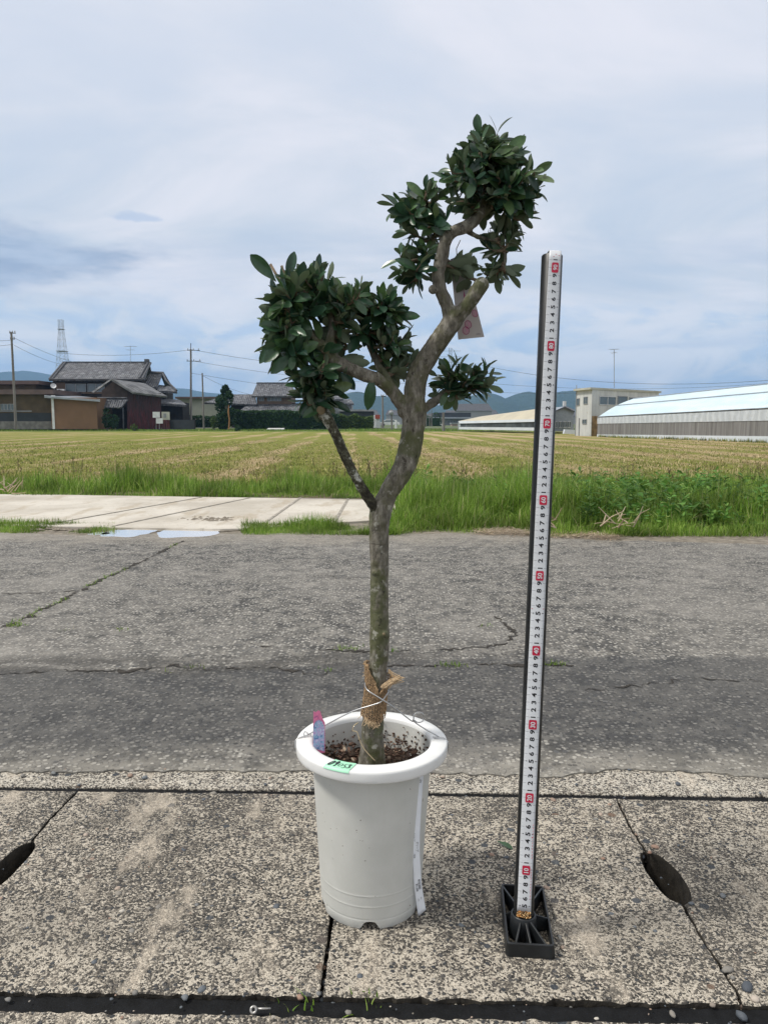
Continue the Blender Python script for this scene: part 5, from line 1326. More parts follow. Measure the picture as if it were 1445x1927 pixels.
# --- house behind the hedge
h2 = thing('hedged_house', P(510,GY,125), 'tiled two storey house with brown upper wall standing behind the clipped hedge', 'house')
part('upper_wall', 'plaster_brown', h2, [(484,548,740,762,125,6)]); mb = MB(); roofq(mb, [(474,745,124),(557,745,124),(549,721,128),(484,721,128)], .3); roofq(mb, [(484,721.3,128.1),(549,721.3,128.1),(557,745,132),(474,745,132)], .3)
rf = mb.build('roof', 'roof_tiles', h2); part('ridge', 'ridge_tiles', rf, [(483,550,719.5,722.5,127.8,.5)])
mb = MB(); roofq(mb, [(447,776,122),(575,777,122),(566,761,125),(468,760,125)], .3); roofq(mb, [(384,757,124),(484,761,124),(480,742,127),(432,742,127)], .3); mb.build('lower_roof', 'roof_tiles', h2)
part('lower_wall', 'dark_timber', h2, [(436,572,759,GY,125.6,5)]); window(h2, 487, 497, 747, 755, 125, 2); window(h2, 503, 530, 746, 755, 125, 4)
# --- house right of it and dark modern building
h3 = thing('tall_house', P(640,GY,128), 'grey plaster house with stepped tiled roofs seen behind the left limb', 'house')
part('wall', 'grey_metal', h3, [(612,641,748,GY,128,6),(641,662,756,GY,129,5)]); mb = MB(); roofq(mb, [(606,751,127),(646,751,127),(642,738,130),(610,738,130)], .3); roofq(mb, [(640,759,128),(666,759,128),(660,751,131),(642,751,131)], .3); roofq(mb, [(598,779,125),(633,779,125),(626,766,128),(598,766,128)], .3); mb.build('roof', 'roof_tiles', h3)
part('gate_pillar', 'block_wall', h3, [(635,640,785,GY,124,.5)])
dm_ = thing('modern_building', P(670,GY,122), 'low dark flat roofed building left of the main trunk', 'building'); part('wall', 'dark_band', dm_, [(640,703,774,790,122,8)]); part('roof', 'grey_metal', dm_, [(636,703,770.5,774,121.5,9)]); part('lower_wall', 'dark_timber', dm_, [(645,700,790,GY,122.5,6)])
sb_ = thing('red_roofed_hut', P(708,GY,118), 'tiny hut with white wall and orange red roof beside the hedge end', 'hut'); part('wall', 'white_paint', sb_, [(703,708,781,GY,118,2),(708,715,788,GY,118.2,2)]); simple('red_paint', (.30,.06,.035), .6); part('roof', 'red_paint', sb_, [(706,715,780.5,788,117.9,2.2)])
# --- apartment block far right of the trunk
ab = thing('apartment_block', P(850,GY,240), 'long grey building with a dark flat roof far beyond the field', 'building')
part('wall', 'grey_metal', ab, [(824,880,788,802.8,240,12)]); part('roof', 'dark_band', ab, [(816,886,776.5,785,239,14)]); part('canopy', 'zinc', ab, [(812,888,785,787.8,238,16)]); window(ab, 830, 838, 792, 797, 240, 2); window(ab, 842, 862, 791, 796, 240, 4); window(ab, 866, 876, 792, 797, 240, 2)
ab2 = thing('small_white_house', P(885,GY,200), 'small pale house with pinkish wall next to the beige greenhouse end', 'house'); simple('pink_wall', (.42,.30,.26), .8); part('wall', 'pink_wall', ab2, [(850,862,798,805,190,4)]); part('roof', 'grey_metal', ab2, [(849,863,796,798,189.6,5)])
def car(px, py, D_, ln_m, label, mat='white_paint'):
    c = P(px, py, D_); t = thing('parked_car', c, label, 'car', 'cars parked beyond the field'); L_ = ln_m/2
    prof_ = [(-1,.25),(-1,.75),(-.72,.85),(-.42,1.30),(.42,1.33),(.78,.88),(1,.72),(1,.25)]
    mb = MB(); a = [c+Vector((x*L_,-.8,z)) for x, z in prof_]; b = [c+Vector((x*L_,.8,z)) for x, z in prof_]; n_ = len(a)
    mb.add(a+b, [tuple(range(n_)), tuple(range(n_,2*n_))[::-1]]+[(i, n_+i, n_+(i+1)%n_, (i+1)%n_) for i in range(n_)]); mb.build('body', mat, t, bevel=.05)
    mb = MB(); mb.add([c+Vector((x*L_,-.81,z)) for x, z in ((-.62,.88),(-.38,1.22),(.38,1.24),(.66,.90))], [(0,1,2,3)]); mb.build('window', 'window_glass', t)
    for x in (-.62,.62):
        mb = MB(); mb.lathe([(0,-.1),(.30,-.1),(.30,.1),(0,.1)], 16, M=Matrix.Translation(c+Vector((x*L_,-.74,.30))) @ Matrix.Rotation(R(90),4,'X')); mb.build('wheel', 'joint_rubber', t)
car(819, 803.5, 200, 4.0, 'white car parked far off left of the pole right of the trunk'); car(699, 804, 130, 3.6, 'pale car half hidden at the right end of the hedge'); car(733, 802, 160, 4.2, 'pale car seen just left of the main trunk beyond the field')
# --- beige polytunnels
simple('beige_sheet', (.46,.415,.31), .6, var=.10, vscale=.6); simple('poly_white', (.60,.64,.68), .45, var=.08, vscale=.5); simple('dark_net', (.055,.065,.07), .8, var=.5, vscale=1.2)
bt = thing('beige_greenhouse', P(930,811,85), 'long low greenhouse with a beige roof left of the measuring pole', 'greenhouse')
mb = MB(); mb.slab([P(862,792.5,96),P(1036,788,74),P(1036,766,80),P(905,783.5,102)], .12); mb.build('roof', 'beige_sheet', bt)
mb = MB(); mb.slab([P(861,797,96),P(1036,793,73.9),P(1036,788,74),P(862,792.5,96)], .1); mb.slab([P(861,803,96),P(905,803,92),P(905,797.5,92),P(861,797.3,96)], .08); mb.slab([P(861,808,96),P(1036,811,73.9),P(1036,805,73.9),P(861,803.4,96)], .1); mb.build('side_sheet', 'poly_white', bt)
mb = MB(); mb.slab([P(861.5,806,96.2),P(1035,806,74.2),P(1035,792.6,74.2),P(862,796.6,96.2)], .1); mb.build('side_net', 'dark_net', bt)
mb = MB()
for i in range(12): t = i/11; mb.bar(P(862+173*t, 810, 95.7-22*t), P(862+173*t, 793-5*t, 95.7-22*t), .05)
mb.build('frame', 'grey_metal', bt)
# --- grey gabled building behind the ruler
gb = thing('grey_warehouse', P(1060,812,80), 'grey gabled shed with small square windows between pole and white building', 'shed')
mb = MB(); A = [P(1036,812,80),P(1079,812,80),P(1079,773,80),P(1062,765,80),P(1036,776,80)]; Bk = [p+Vector((0,9,0)) for p in A]; mb.add(A+Bk, [(0,1,2,3,4),(9,8,7,6,5)]+[(i,5+i,5+(i+1)%5,(i+1)%5) for i in range(5)]); mb.build('wall', 'zinc', gb)
mb = MB(); roofq(mb, [(1034,777,79.6),(1062,765,79.6),(1062,763,90),(1034,774,90)], .12); roofq(mb, [(1062,765,79.6),(1081,774,79.6),(1081,771,90),(1062,763,90)], .12); mb.build('roof', 'ridge_tiles', gb)
for x in (1042,1051,1059,1067): window(gb, x, x+6.5, 793, 805, 80, 2, 'white_paint')
part('vent', 'white_paint', gb, [(1060,1065,755,764,84,.5)])
# --- white two storey building
def _wb(N):
    p = pos(N); x, y, z = N.sep(p)
    c = N.mix(N.ss(N.noise(N.mapping(p, (1,1,.3)), 1.2, 5, .65), .35, .65), (.44,.45,.44), (.56,.57,.55))
    c = N.mix(N.math('MULTIPLY', N.ss(N.noise(p, 2.3, 5, .7), .62, .72), .6), c, (.30,.20,.12))
    seam_ = N.ss(N.math('ABSOLUTE', N.math('SUBTRACT', N.math('FRACT', N.math('DIVIDE', N.math('ADD', x, y), .9)), .5)), .04, .02)
    c = N.mix(N.math('MULTIPLY', seam_, .35), c, (.25,.25,.25)); return pbsdf(N, c, .6)
material('panel_wall', _wb); simple('dark_gable', (.060,.045,.038), .9, var=.3, vscale=1.5); simple('rust_stain', (.26,.17,.08), .9, var=.4, vscale=2)
ow_ = thing('white_office', P(1110,820,63), 'white two storey panel building with flat roof left of the long greenhouse', 'building')
c0, c1, c2 = P(1111,821,61.5), P(1081,820,64.5), P(1236,818.5,68.5); zt_ = P(1111,733,61.5).z; zb = FZ-.05
def wallpt(a, b, t, z): q = a.lerp(b, t); return Vector((q.x, q.y, z))
c3 = Vector((c1.x+c2.x-c0.x, c1.y+c2.y-c0.y, 0))
mb = MB(); mb.prism([c0, c2, c3, c1], zb, zt_); mb.build('wall', 'panel_wall', ow_)
cc = (c0+c3)/2; ex = lambda p: Vector((cc.x+(p.x-cc.x)*1.06, cc.y+(p.y-cc.y)*1.06, 0))
mb = MB(); mb.prism([ex(c0), ex(c2), ex(c3), ex(c1)], zt_, zt_+.16); mb.build('roof', 'cream_wall', ow_)
def fwin(a, b, t0, t1, pyt, pyb, Dn, n, fm='grey_metal'):
    zt1, zb1 = P(1111,pyt,Dn).z, P(1111,pyb,Dn).z; nn = Vector(((b-a).y, -(b-a).x, 0)).normalized()*.05
    q = lambda t, z, k: wallpt(a, b, t, z)+nn*k
    mb = MB(); fwz = .05; L_ = (b-a).length; fwt = .05/L_
    def bx(ta, tb_, za, zb_): mb.hexa([q(ta,za,0), q(tb_,za,0), q(tb_,za,1), q(ta,za,1)], [q(ta,zb_,0), q(tb_,zb_,0), q(tb_,zb_,1), q(ta,zb_,1)])
    bx(t0,t1,zb1,zb1+fwz); bx(t0,t1,zt1-fwz,zt1)
    for i in range(n+1): t = t0+(t1-t0)*i/n; bx(max(t0,t-fwt/2), min(t1,t+fwt/2), zb1+fwz, zt1-fwz)
    o = mb.build('window', fm, ow_); g = MB(); g.hexa([q(t0,zb1,.0), q(t1,zb1,.0), q(t1,zb1,.4), q(t0,zb1,.4)], [q(t0,zt1,.0), q(t1,zt1,.0), q(t1,zt1,.4), q(t0,zt1,.4)]); g.build('pane', 'window_glass', o)
fwin(c1,c0,.06,.26,749,763,63,1); fwin(c1,c0,.52,.76,747,761,63,2); fwin(c1,c0,.48,.74,789,798,62,2)
fwin(c0,c2,.10,.33,745,762,62,2,'white_paint'); fwin(c0,c2,.36,.50,744,763,62.5,1); fwin(c0,c2,.53,.80,746,758,63,3)
mb = MB(); nn = Vector(((c2-c0).y, -(c2-c0).x, 0)).normalized()*.03; a_, b_ = c0.lerp(c2,.01), c0.lerp(c2,.10); z2 = P(1111,783,62).z
mb.hexa([Vector((a_.x,a_.y,zb)), Vector((b_.x,b_.y,zb)), Vector((b_.x,b_.y,zb))+nn, Vector((a_.x,a_.y,zb))+nn], [Vector((a_.x,a_.y,z2)), Vector((b_.x,b_.y,z2)), Vector((b_.x,b_.y,z2))+nn, Vector((a_.x,a_.y,z2))+nn]); mb.build('rusty_panel', 'rust_stain', ow_)
mb = MB(); a_ = c1.lerp(c0,.25)+Vector((0,-.1,0)); mb.bar(Vector((a_.x,a_.y,zb)), Vector((a_.x,a_.y,zb+1.5)), .06); mb.bar(Vector((c1.x,c1.y-.15,zb)), Vector((c1.x,c1.y-.15,zt_+.5)), .03); mb.build('pipe', 'grey_metal', ow_)
antenna(1155, 657, 730, 64, 'tall thin aerial mast rising from the flat white building roof', .9)
# low white plastic frame left of the building
mb = MB(); q = [P(1060,808,66),P(1084,809,66),P(1084,817,66),P(1058,816,66)]; mb.slab(q, .5); tag(mb.build('covered_frame', 'poly_white'), 'low white plastic cover on the field edge left of the white building', 'cover')
# --- big greenhouse right
def _film(N):
    p = pos(N); x, y, z = N.sep(p)
    c = N.mix(N.ss(N.noise(N.mapping(p, (.25,.25,2)), 1.2, 5, .6), .35, .65), (.50,.63,.70), (.60,.72,.78))
    h = N.math('SINE', N.math('MULTIPLY', N.math('ADD', N.math('MULTIPLY', x, .25), y), 2*math.pi/.45))
    return pbsdf(N, c, .38, N.bump(N.math('ADD', h, N.math('MULTIPLY', N.noise(p, 1.5, 4), 3)), .5, .03), spec=.5)
material('roof_film', _film)
def _net(N):
    p = pos(N); x, y, z = N.sep(p); n = N.noise(N.mapping(p, (3,3,.12)), 1.6, 5, .7)
    c = N.mix(N.ss(n, .3, .7), (.12,.115,.11), (.235,.23,.225)); return pbsdf(N, c, .85)
material('side_netting', _net)
def _frill(N):
    p = pos(N); x, y, z = N.sep(p); s1 = N.math('SINE', N.math('MULTIPLY', N.math('ADD', y, N.math('MULTIPLY', N.noise(p, 1.2, 3), .5)), 2*math.pi/.55))
    c = N.mix(N.math('MULTIPLY', N.lin(s1, -1, 1), N.noise(p, 1.5, 4)), (.46,.49,.52), (.62,.65,.68)); return pbsdf(N, c, .5, N.bump(s1, .6, .04))
material('gathered_film', _frill)
gA, gB = G(1123,822,FZ), G(1445,833.5,FZ); gd = (gB-gA).normalized(); gE = gA+gd*((gB-gA).length*1.9); gn = Vector((-gd.y, gd.x, 0)); 
if gn.y < 0: gn = -gn
# wall runs from gA (far left) to gE (near, off to the right)
zE = P(1127,785,gA.y).z; zEr = P(1445,768.5,gB.y).z
gg = thing('long_greenhouse', gA, 'long greenhouse with pale blue film roof and grey netting side on the right', 'greenhouse')
def zat(p, za, zb_): t = (p-gA).length/(gB-gA).length; return za+(zb_-za)*t
def band(name, mat, pyA0, pyA1, pyB0, pyB1, o, th=.04):
    A0_, A1_, B0_, B1_ = P(1125,pyA0,gA.y).z, P(1125,pyA1,gA.y).z, P(1445,pyB0,gB.y).z, P(1445,pyB1,gB.y).z
    k = (gE-gA).length/(gB-gA).length; off = -gn*o
    def pt(p, z): return Vector((p.x, p.y, z))+off
    q = [pt(gA, A1_), pt(gE, A1_+(B1_-A1_)*k), pt(gE, A0_+(B0_-A0_)*k), pt(gA, A0_)]
    mb = MB(); mb.slab(q, th); return mb.build(name, mat, gg)
band('base_sheet', 'poly_white', 817.5, 823, 821, 835, .02); band('side_netting', 'side_netting', 797, 817.8, 790, 821.5, .0); band('gathered_film', 'gathered_film', 786, 797.5, 770, 791.5, .03)
k = (gE-gA).length/(gB-gA).length
eA, eE = Vector((gA.x, gA.y, zE)), Vector((gE.x, gE.y, zE+(zEr-zE)*k))
WID = 3.0; rA = gA+gn*WID; rB = gB+gn*WID
tA = G(1200,800,FZ); zrA = P(1195,749.5, rA.y).z
# ridge heights chosen so the far end and the near end follow the real slope of the roof
ridge_h = P(1190,750,(gA+gn*WID).y).z; rE = gE+gn*WID
RA = Vector((rA.x, rA.y, ridge_h)); RE_ = Vector((rE.x, rE.y, ridge_h+.50*k))
print('ridge', RA, 'eave', eA, eE)
mb = MB(); nseg = 14
def arch(t):   # gently bowed roof between eave and ridge
    return t, t+.18*math.sin(math.pi*t)*.6
vs = []
for i in range(nseg+1):
    t, hz = arch(i/nseg); 
    for e, r_ in ((eA, RA), (eE, RE_)): vs.append(Vector((e.x+(r_.x-e.x)*t, e.y+(r_.y-e.y)*t, e.z+(r_.z-e.z)*hz)))
mb.add(vs, [(2*i,2*i+1,2*i+3,2*i+2) for i in range(nseg)]); v2 = []
for i in range(nseg+1):
    t, hz = arch(i/nseg)
    for e, r_ in ((eA+gn*2*WID, RA), (eE+gn*2*WID, RE_)): v2.append(Vector((e.x+(r_.x-e.x)*t, e.y+(r_.y-e.y)*t, e.z+(r_.z-e.z)*hz)))
mb.add(v2, [(2*i,2*i+1,2*i+3,2*i+2) for i in range(nseg)])
ro = mb.build('roof', 'roof_film', gg, smooth=True)
mb = MB(); q = [v for i, v in enumerate(vs) if i % 2]+[v for i, v in enumerate(v2) if i % 2][::-1]; q = [Vector((gE.x, gE.y, FZ))]+q+[Vector(((gE+gn*2*WID).x, (gE+gn*2*WID).y, FZ))]
mb.add(q, [tuple(range(len(q)))]); mb.build('end_wall', 'poly_white', gg)
mb = MB(); bk = gn*2*WID; mb.add([gA+bk, gE+bk, eE+bk, eA+bk], [(0,1,2,3)]); mb.build('back_wall', 'poly_white', gg)
mb = MB(); q = [v for i, v in enumerate(vs) if i % 2 == 0]+[v for i, v in enumerate(v2) if i % 2 == 0][::-1]; q = [Vector((gA.x, gA.y, FZ))]+q+[Vector(((gA+gn*2*WID).x, (gA+gn*2*WID).y, FZ))]
mb.add(q, [tuple(range(len(q)))]); mb.build('end_wall', 'poly_white', gg)
mb = MB()
for tt in (.0,.5,.97):
    t, hz = arch(tt); a_ = Vector((eA.x+(RA.x-eA.x)*t, eA.y+(RA.y-eA.y)*t, eA.z+(RA.z-eA.z)*hz+.03)); b_ = Vector((eE.x+(RE_.x-eE.x)*t, eE.y+(RE_.y-eE.y)*t, eE.z+(RE_.z-eE.z)*hz+.03)); mb.bar(a_, b_, .035)
mb.build('purlin', 'zinc', gg)
# open ridge vents near the right end
mb = MB(); mb2_ = MB()
for i in range(9):
    t = .50+.06*i; c = RA.lerp(RE_, t); mb.bar(c+Vector((0,0,-.1)), c+gn*-1.2+Vector((0,0,.35)), .04); mb.bar(c+gn*-1.2+Vector((0,0,-.35)), c+gn*-1.2+Vector((0,0,.35)), .03)
mb.bar(RA.lerp(RE_,.44)+gn*-.2, RA.lerp(RE_,.98)+gn*-1.2+Vector((0,0,.45)), .05); mb.build('vent_frame', 'dark_timber', gg)
# ---------------------------------------------------------------- poles, wires, towers
def _pole(N):
    p = pos(N); return pbsdf(N, N.mix(N.ss(N.noise(N.mapping(p, (4,4,.6)), 1, 4), .35, .65), (.12,.11,.10), (.21,.195,.18)), .85)
material('concrete_pole', _pole)
def upole(px0, py0, px1, py1, D_, r_, label, arms=(), mat='concrete_pole', extra=None):
    a, b = P(px0, py0, D_), P(px1, py1, D_); t = thing('utility_pole', a, label, 'utility pole', 'bare poles standing along the far edge of the field')
    MB().tube([a, b], [r_, r_*.72], 12).build('pole', mat, t, smooth=False)
    if arms:
        mb = MB(); mi = MB()
        for f_, w_ in arms:
            c = a.lerp(b, f_); mb.bar(c+Vector((-w_*.4,-.15,0)), c+Vector((w_,.15,0)), .05)
            for q in (-.35,.3,.9): p_ = c+Vector((w_*q,0,.05)); mi.bar(p_, p_+Vector((0,0,.22)), .06)
        mb.build('cross_arm', 'dark_timber', t); mi.build('insulator', 'grey_metal', t)
    return a, b
upole(31, 808, 22, 625, 98, .17, 'tall grey pole standing before the brown warehouse at the far left', ((.99,.5),(.93,.35)))
upole(360, 806, 359.5, 657, 118, .18, 'tall pole with crossarms right of the farmhouse', ((.985,1.3),(.85,1.5)))
mb = MB(); mb.bar(P(359.5,657,118), P(359.5,646,118), .05); tag(mb.build('pole_spike', 'dark_timber'), 'short steel spike on top of the pole right of the farmhouse', 'spike')
upole(384, 807, 381, 702, 106, .13, 'shorter bare pole just left of the conical tree')
upole(720.5, 808, 720, 744, 112, .16, 'pole between the hanging leaf and the main trunk', ((.97,.5),))
upole(737.5, 809, 736.5, 770, 108, .13, 'lower pole with a round lamp just left of the main trunk')
upole(834.5, 812, 834, 776, 100, .20, 'thick short pole right of the main trunk at the field edge')
for i, (x, t_, D_) in enumerate(((794,772,150),(802,768,150),(808,775,170),(812,771,160),(745,790,106))):
    upole(x, 806, x, t_, D_, .10 if i < 4 else .16, ('thin distant pole nearest the trunk on its right','second thin distant pole right of the trunk','third thin distant pole right of the trunk','fourth thin distant pole right of the trunk','short pale post left of the main trunk')[i], mat='concrete_pole' if i < 4 else 'white_paint')
mb = MB(); mb.lathe([(0,-.3),(.3,-.2),(.35,.1),(.2,.3),(0,.32)], 14, M=Matrix.Translation(P(736,777,107.8))); tag(mb.build('street_lamp', 'grey_metal', smooth=True), 'rounded lamp box fixed on the pole left of the main trunk', 'lamp')
simple('wire', (.10,.10,.11), .7)
def wire(a, b, sag, r_, label):
    pts = [a.lerp(b, i/20)-Vector((0,0,sag*4*(i/20)*(1-i/20))) for i in range(21)]
    tag(MB().tube(pts, r_, 5).build('power_line', 'wire'), label, 'power line', 'power lines strung over the field edge')
wire(P(26,640,98), P(-140,632,90), .3, .022, 'upper wire leaving the far left pole to the left')
wire(P(26,648,98), P(-140,650,90), .3, .022, 'lower wire leaving the far left pole to the left')
wire(P(28,636,98), P(200,692,150), .8, .022, 'upper wire running down from the far left pole towards the farmhouse')
wire(P(28,650,98), P(160,690,150), .8, .022, 'lower wire running down from the far left pole towards the farmhouse')
wire(P(110,664,130), P(360,658,118), .6, .025, 'wire between the lattice mast and the tall crossarm pole')
wire(P(362,658,118), P(780,690,150), 1.2, .025, 'upper wire running right from the crossarm pole behind the crown')
wire(P(362,679,118), P(780,722,150), .8, .022, 'lower wire running right from the crossarm pole behind the crown')
wire(P(382,707,106), P(470,742,124), .3, .02, 'short wire dropping from the shorter pole to the tiled house')
wire(P(700,740,150), P(360,702,118), .6, .022, 'long sagging wire crossing behind the left crown')
wire(P(900,686,150), P(1600,700,110), 2.6, .030, 'highest wire sagging across the sky on the right')
wire(P(860,716,150), P(1600,706,140), 2.0, .024, 'second wire sagging low across the right sky')
wire(P(780,724,150), P(1120,738,150), .8, .022, 'third wire just above the hills on the right')
def lattice(px, pyt, pyb, D_, wt, wb, nsec, label, r_=.055):
    a, b = P(px, pyb, D_), P(px, pyt, D_); H_ = b.z-a.z; mb = MB()
    def cor(k, h): w_ = (wb+(wt-wb)*min(1, h*1.25)); sx, sy = ((-1,-1),(1,-1),(1,1),(-1,1))[k]; return Vector((a.x+sx*w_/2, a.y+sy*w_/2, a.z+H_*h))
    for k in range(4): mb.tube([cor(k,0), cor(k,.8), cor(k,1)], r_, 5)
    for s_ in range(nsec):
        h0, h1 = s_/nsec, (s_+1)/nsec
        for k in range(4):
            mb.bar(cor(k,h0), cor((k+1)%4,h1), r_*.6, 4); mb.bar(cor((k+1)%4,h0), cor(k,h1), r_*.6, 4); mb.bar(cor(k,h1), cor((k+1)%4,h1), r_*.6, 4)
    return mb, cor
mb, cor = lattice(119.5, 602, 700, 300, 1.5, 4.0, 8, ''); 
mb.box(cor(0,.82).x-.3, cor(1,.82).x+.3, cor(0,.82).y-.3, cor(2,.82).y+.3, cor(0,.815).z, cor(0,.825).z); mb.box(cor(0,.4).x-.3, cor(1,.4).x+.3, cor(0,.4).y-.3, cor(2,.4).y+.3, cor(0,.395).z, cor(0,.405).z)
tag(mb.build('lattice_mast', 'grey_metal'), 'tall steel lattice mast rising behind the farmhouse roof', 'mast')
mb, cor = lattice(846, 655, 790, 900, 3, 9, 9, '', .16)
for h_ in (.80,.88,.96): c = (cor(0,h_)+cor(2,h_))/2; mb.bar(c+Vector((-12,0,0)), c+Vector((12,0,0)), .22, 5)
tag(mb.build('pylon', 'grey_metal'), 'faint distant transmission pylon just right of the upper trunk', 'pylon')
# ---------------------------------------------------------------- trees, hedges
def fol_mat(name, dark, mid, lite):
    def f(N):
        r = N('ShaderNodeNewGeometry').outputs['Random Per Island']; p = pos(N)
        c = N.ramp(N.math('ADD', N.math('MULTIPLY', r, .6), N.math('MULTIPLY', N.noise(p, 1.1, 3), .4)), [(.15,dark),(.5,mid),(.85,lite)])
        return N('ShaderNodeMixShader', {0: .2, 1: pbsdf(N, c, .65, spec=.25).outputs[0], 2: N('ShaderNodeBsdfTranslucent', {'Color': c}).outputs[0]})
    return material(name, f)
fol_mat('hedge_leaves', (.012,.035,.010), (.022,.060,.016), (.045,.095,.024)); fol_mat('conifer_leaves', (.010,.030,.010), (.020,.055,.018), (.040,.085,.028)); fol_mat('shrub_leaves', (.030,.060,.014), (.060,.105,.022), (.11,.15,.035))
def leafcloud(fn, n, s_):
    mb = MB()
    for i in range(n):
        p, nn = fn(); sz = s_*random.uniform(.6,1.4); u = Vector([random.gauss(0,1) for _ in range(3)]).normalized(); u = (u+nn*.2).normalized(); v = u.cross(Vector([random.gauss(0,1) for _ in range(3)])).normalized()
        mb.add([p-u*sz, p+v*sz*.5, p+u*sz, p-v*sz*.5], [(0,1,2,3)])
    return mb
def tree(kind, px0, px1, pyt, pyb, D_, label, cat, n, mat, shape='ell', s_=.16, group=None):
    a = P((px0+px1)/2, pyb, D_); b = P((px0+px1)/2, pyt, D_); H_ = b.z-a.z; Rx = (px1-px0)/2*MPP(D_)
    t = thing(kind, a, label, cat, group)
    lobes = []
    for i in range(40):
        h = random.random(); 
        r_ = Rx*((1-h)**.55*(.35+.65*min(1, h*6)) if shape == 'cone' else Rx*min(1, (1-h)*3.0+.15)*(.85 if h > .1 else .7) if shape == 'col' else math.sqrt(max(.05, 1-(2*h-1)**2)))
        an = random.uniform(0, 6.28); rr = random.uniform(.3,.75) if shape != 'col' else random.uniform(.35,.6); lobes.append((Vector((math.cos(an)*r_*rr, math.sin(an)*r_*rr, H_*(.06+.86*h))), max(.25, r_*.5)))
    def fn():
        c, r_ = random.choice(lobes); d = Vector([random.gauss(0,1) for _ in range(3)]).normalized()
        return a+c+Vector((d.x*r_, d.y*r_, d.z*r_*(.9 if shape != 'cone' else 1.3)))*random.uniform(.55,1.05), d
    leafcloud(fn, n, s_).build('crown', mat, t, recalc=False)
    mb = MB(); mb.tube([a-Vector((0,0,.3)), a+Vector((0,0,H_*.5)), a+Vector((0,0,H_*.85))], [Rx*.12+.05, Rx*.08+.03, .03], 8)
    for i in range(7):
        c, r_ = lobes[i]; mb.bar(a+Vector((0,0,max(.1, c.z*.6))), a+c, .05, 5, .02)
    mb.build('trunk', 'bark', t); return t
tree('conifer_tree', 408, 444, 721, 807, 106, 'dense dark conical evergreen standing left of the clipped hedge', 'tree', 6500, 'conifer_leaves', 'col', .18)
tree('trimmed_pine', 191, 214, 768, 806, 103.5, 'cloud pruned dark shrub in front of the shed opening', 'shrub', 900, 'conifer_leaves', 'ell', .14); tree('trimmed_pine', 207, 227, 780, 806, 103.3, 'smaller rounded shrub touching the cloud pruned one on its right', 'shrub', 700, 'conifer_leaves', 'ell', .14)
tree('shrub', 396, 410, 785, 806, 105, 'yellow green shrub between the shorter pole and the conical tree', 'shrub', 500, 'shrub_leaves', 'ell', .13)
tree('shrub', 246, 260, 800, 809, 101, 'tiny green bush at the foot of the red shed wall', 'shrub', 150, 'shrub_leaves', 'ell', .12); tree('shrub', 442, 452, 801, 811, 99, 'tiny round bush before the left hedge end', 'shrub', 150, 'hedge_leaves', 'ell', .12)
def hedge(px0, px1, pyt, pyb, D_, dep, label, n, mat, rough=.25):
    a = P(px0, pyb, D_); b = P(px1, pyt, D_)
    def fn():
        f_ = random.random(); x = random.uniform(a.x, b.x); top = b.z+rough*mnoise.noise(Vector((x*.6, D_, 0)))
        if f_ < .6: return Vector((x, D_+random.uniform(-.15,.25), random.uniform(a.z, top))), Vector((0,-1,0))
        if f_ < .9: return Vector((x, D_+random.uniform(0,dep), top+random.uniform(-.2,.12))), Vector((0,0,1))
        return Vector((random.choice((a.x,b.x))+random.uniform(-.2,.2), D_+random.uniform(0,dep), random.uniform(a.z, top))), Vector((1,0,0))
    mb = leafcloud(fn, n, .16); t = thing('hedge', (a+b)/2, label, 'hedge'); t.location = ((a.x+b.x)/2, D_, a.z); mb.build('foliage', mat, t, recalc=False)
    mb = MB(); x = a.x+.4
    while x < b.x: 
        mb.tube([Vector((x,D_+dep/2,a.z-.3)), Vector((x+random.uniform(-.2,.2),D_+dep/2,b.z-.3))], [.08,.04], 5); mb.tube([Vector((x,D_+dep/2,a.z+.3)), Vector((x+.6,D_+dep/3,b.z-.4))], [.05,.02], 5); x += .8
    mb.build('stems', 'bark', t); fill = MB(); fill.box(a.x+.25, b.x-.25, D_+.3, D_+dep-.3, a.z, b.z-.45); fill.build('inner_growth', 'hedge_leaves', t)
hedge(444, 560, 774, 808, 108, 1.6, 'tall clipped dark green hedge in front of the tiled house', 6500, 'hedge_leaves', .2)
hedge(560, 636, 781, 808, 109, 1.6, 'lower dark hedge section under the lichen flecked branch', 3600, 'hedge_leaves', .4)
hedge(640, 700, 785, 808, 110, 1.8, 'loose light green hedge before the dark flat roofed building', 3000, 'shrub_leaves', 1.3)
hedge(340, 404, 784, 806, 122, 1.4, 'low dark hedge behind the two bare poles', 2200, 'hedge_leaves', .3)
hedge(786, 830, 783, 806, 185, 2.5, 'distant dark thicket right of the trunk', 900, 'hedge_leaves', 1.5)
simple('orange_wood', (.30,.15,.06), .8, var=.3); mb = MB(); mb.tube([P(431,808,103), P(432,790,103), P(430,776,103), P(431,762,103)], [.10,.08,.10,.05], 7); tag(mb.build('garden_stake', 'orange_wood'), 'orange brown stake standing in front of the conical tree', 'stake')
mb = MB(); mb.slab([P(502,807.5,106),P(534,807.5,106),P(536,805.5,107.5),P(505,805.5,107.5)], .15); tag(mb.build('plastic_cover', 'white_paint'), 'flat white sheet lying on the bank below the hedge', 'sheet')
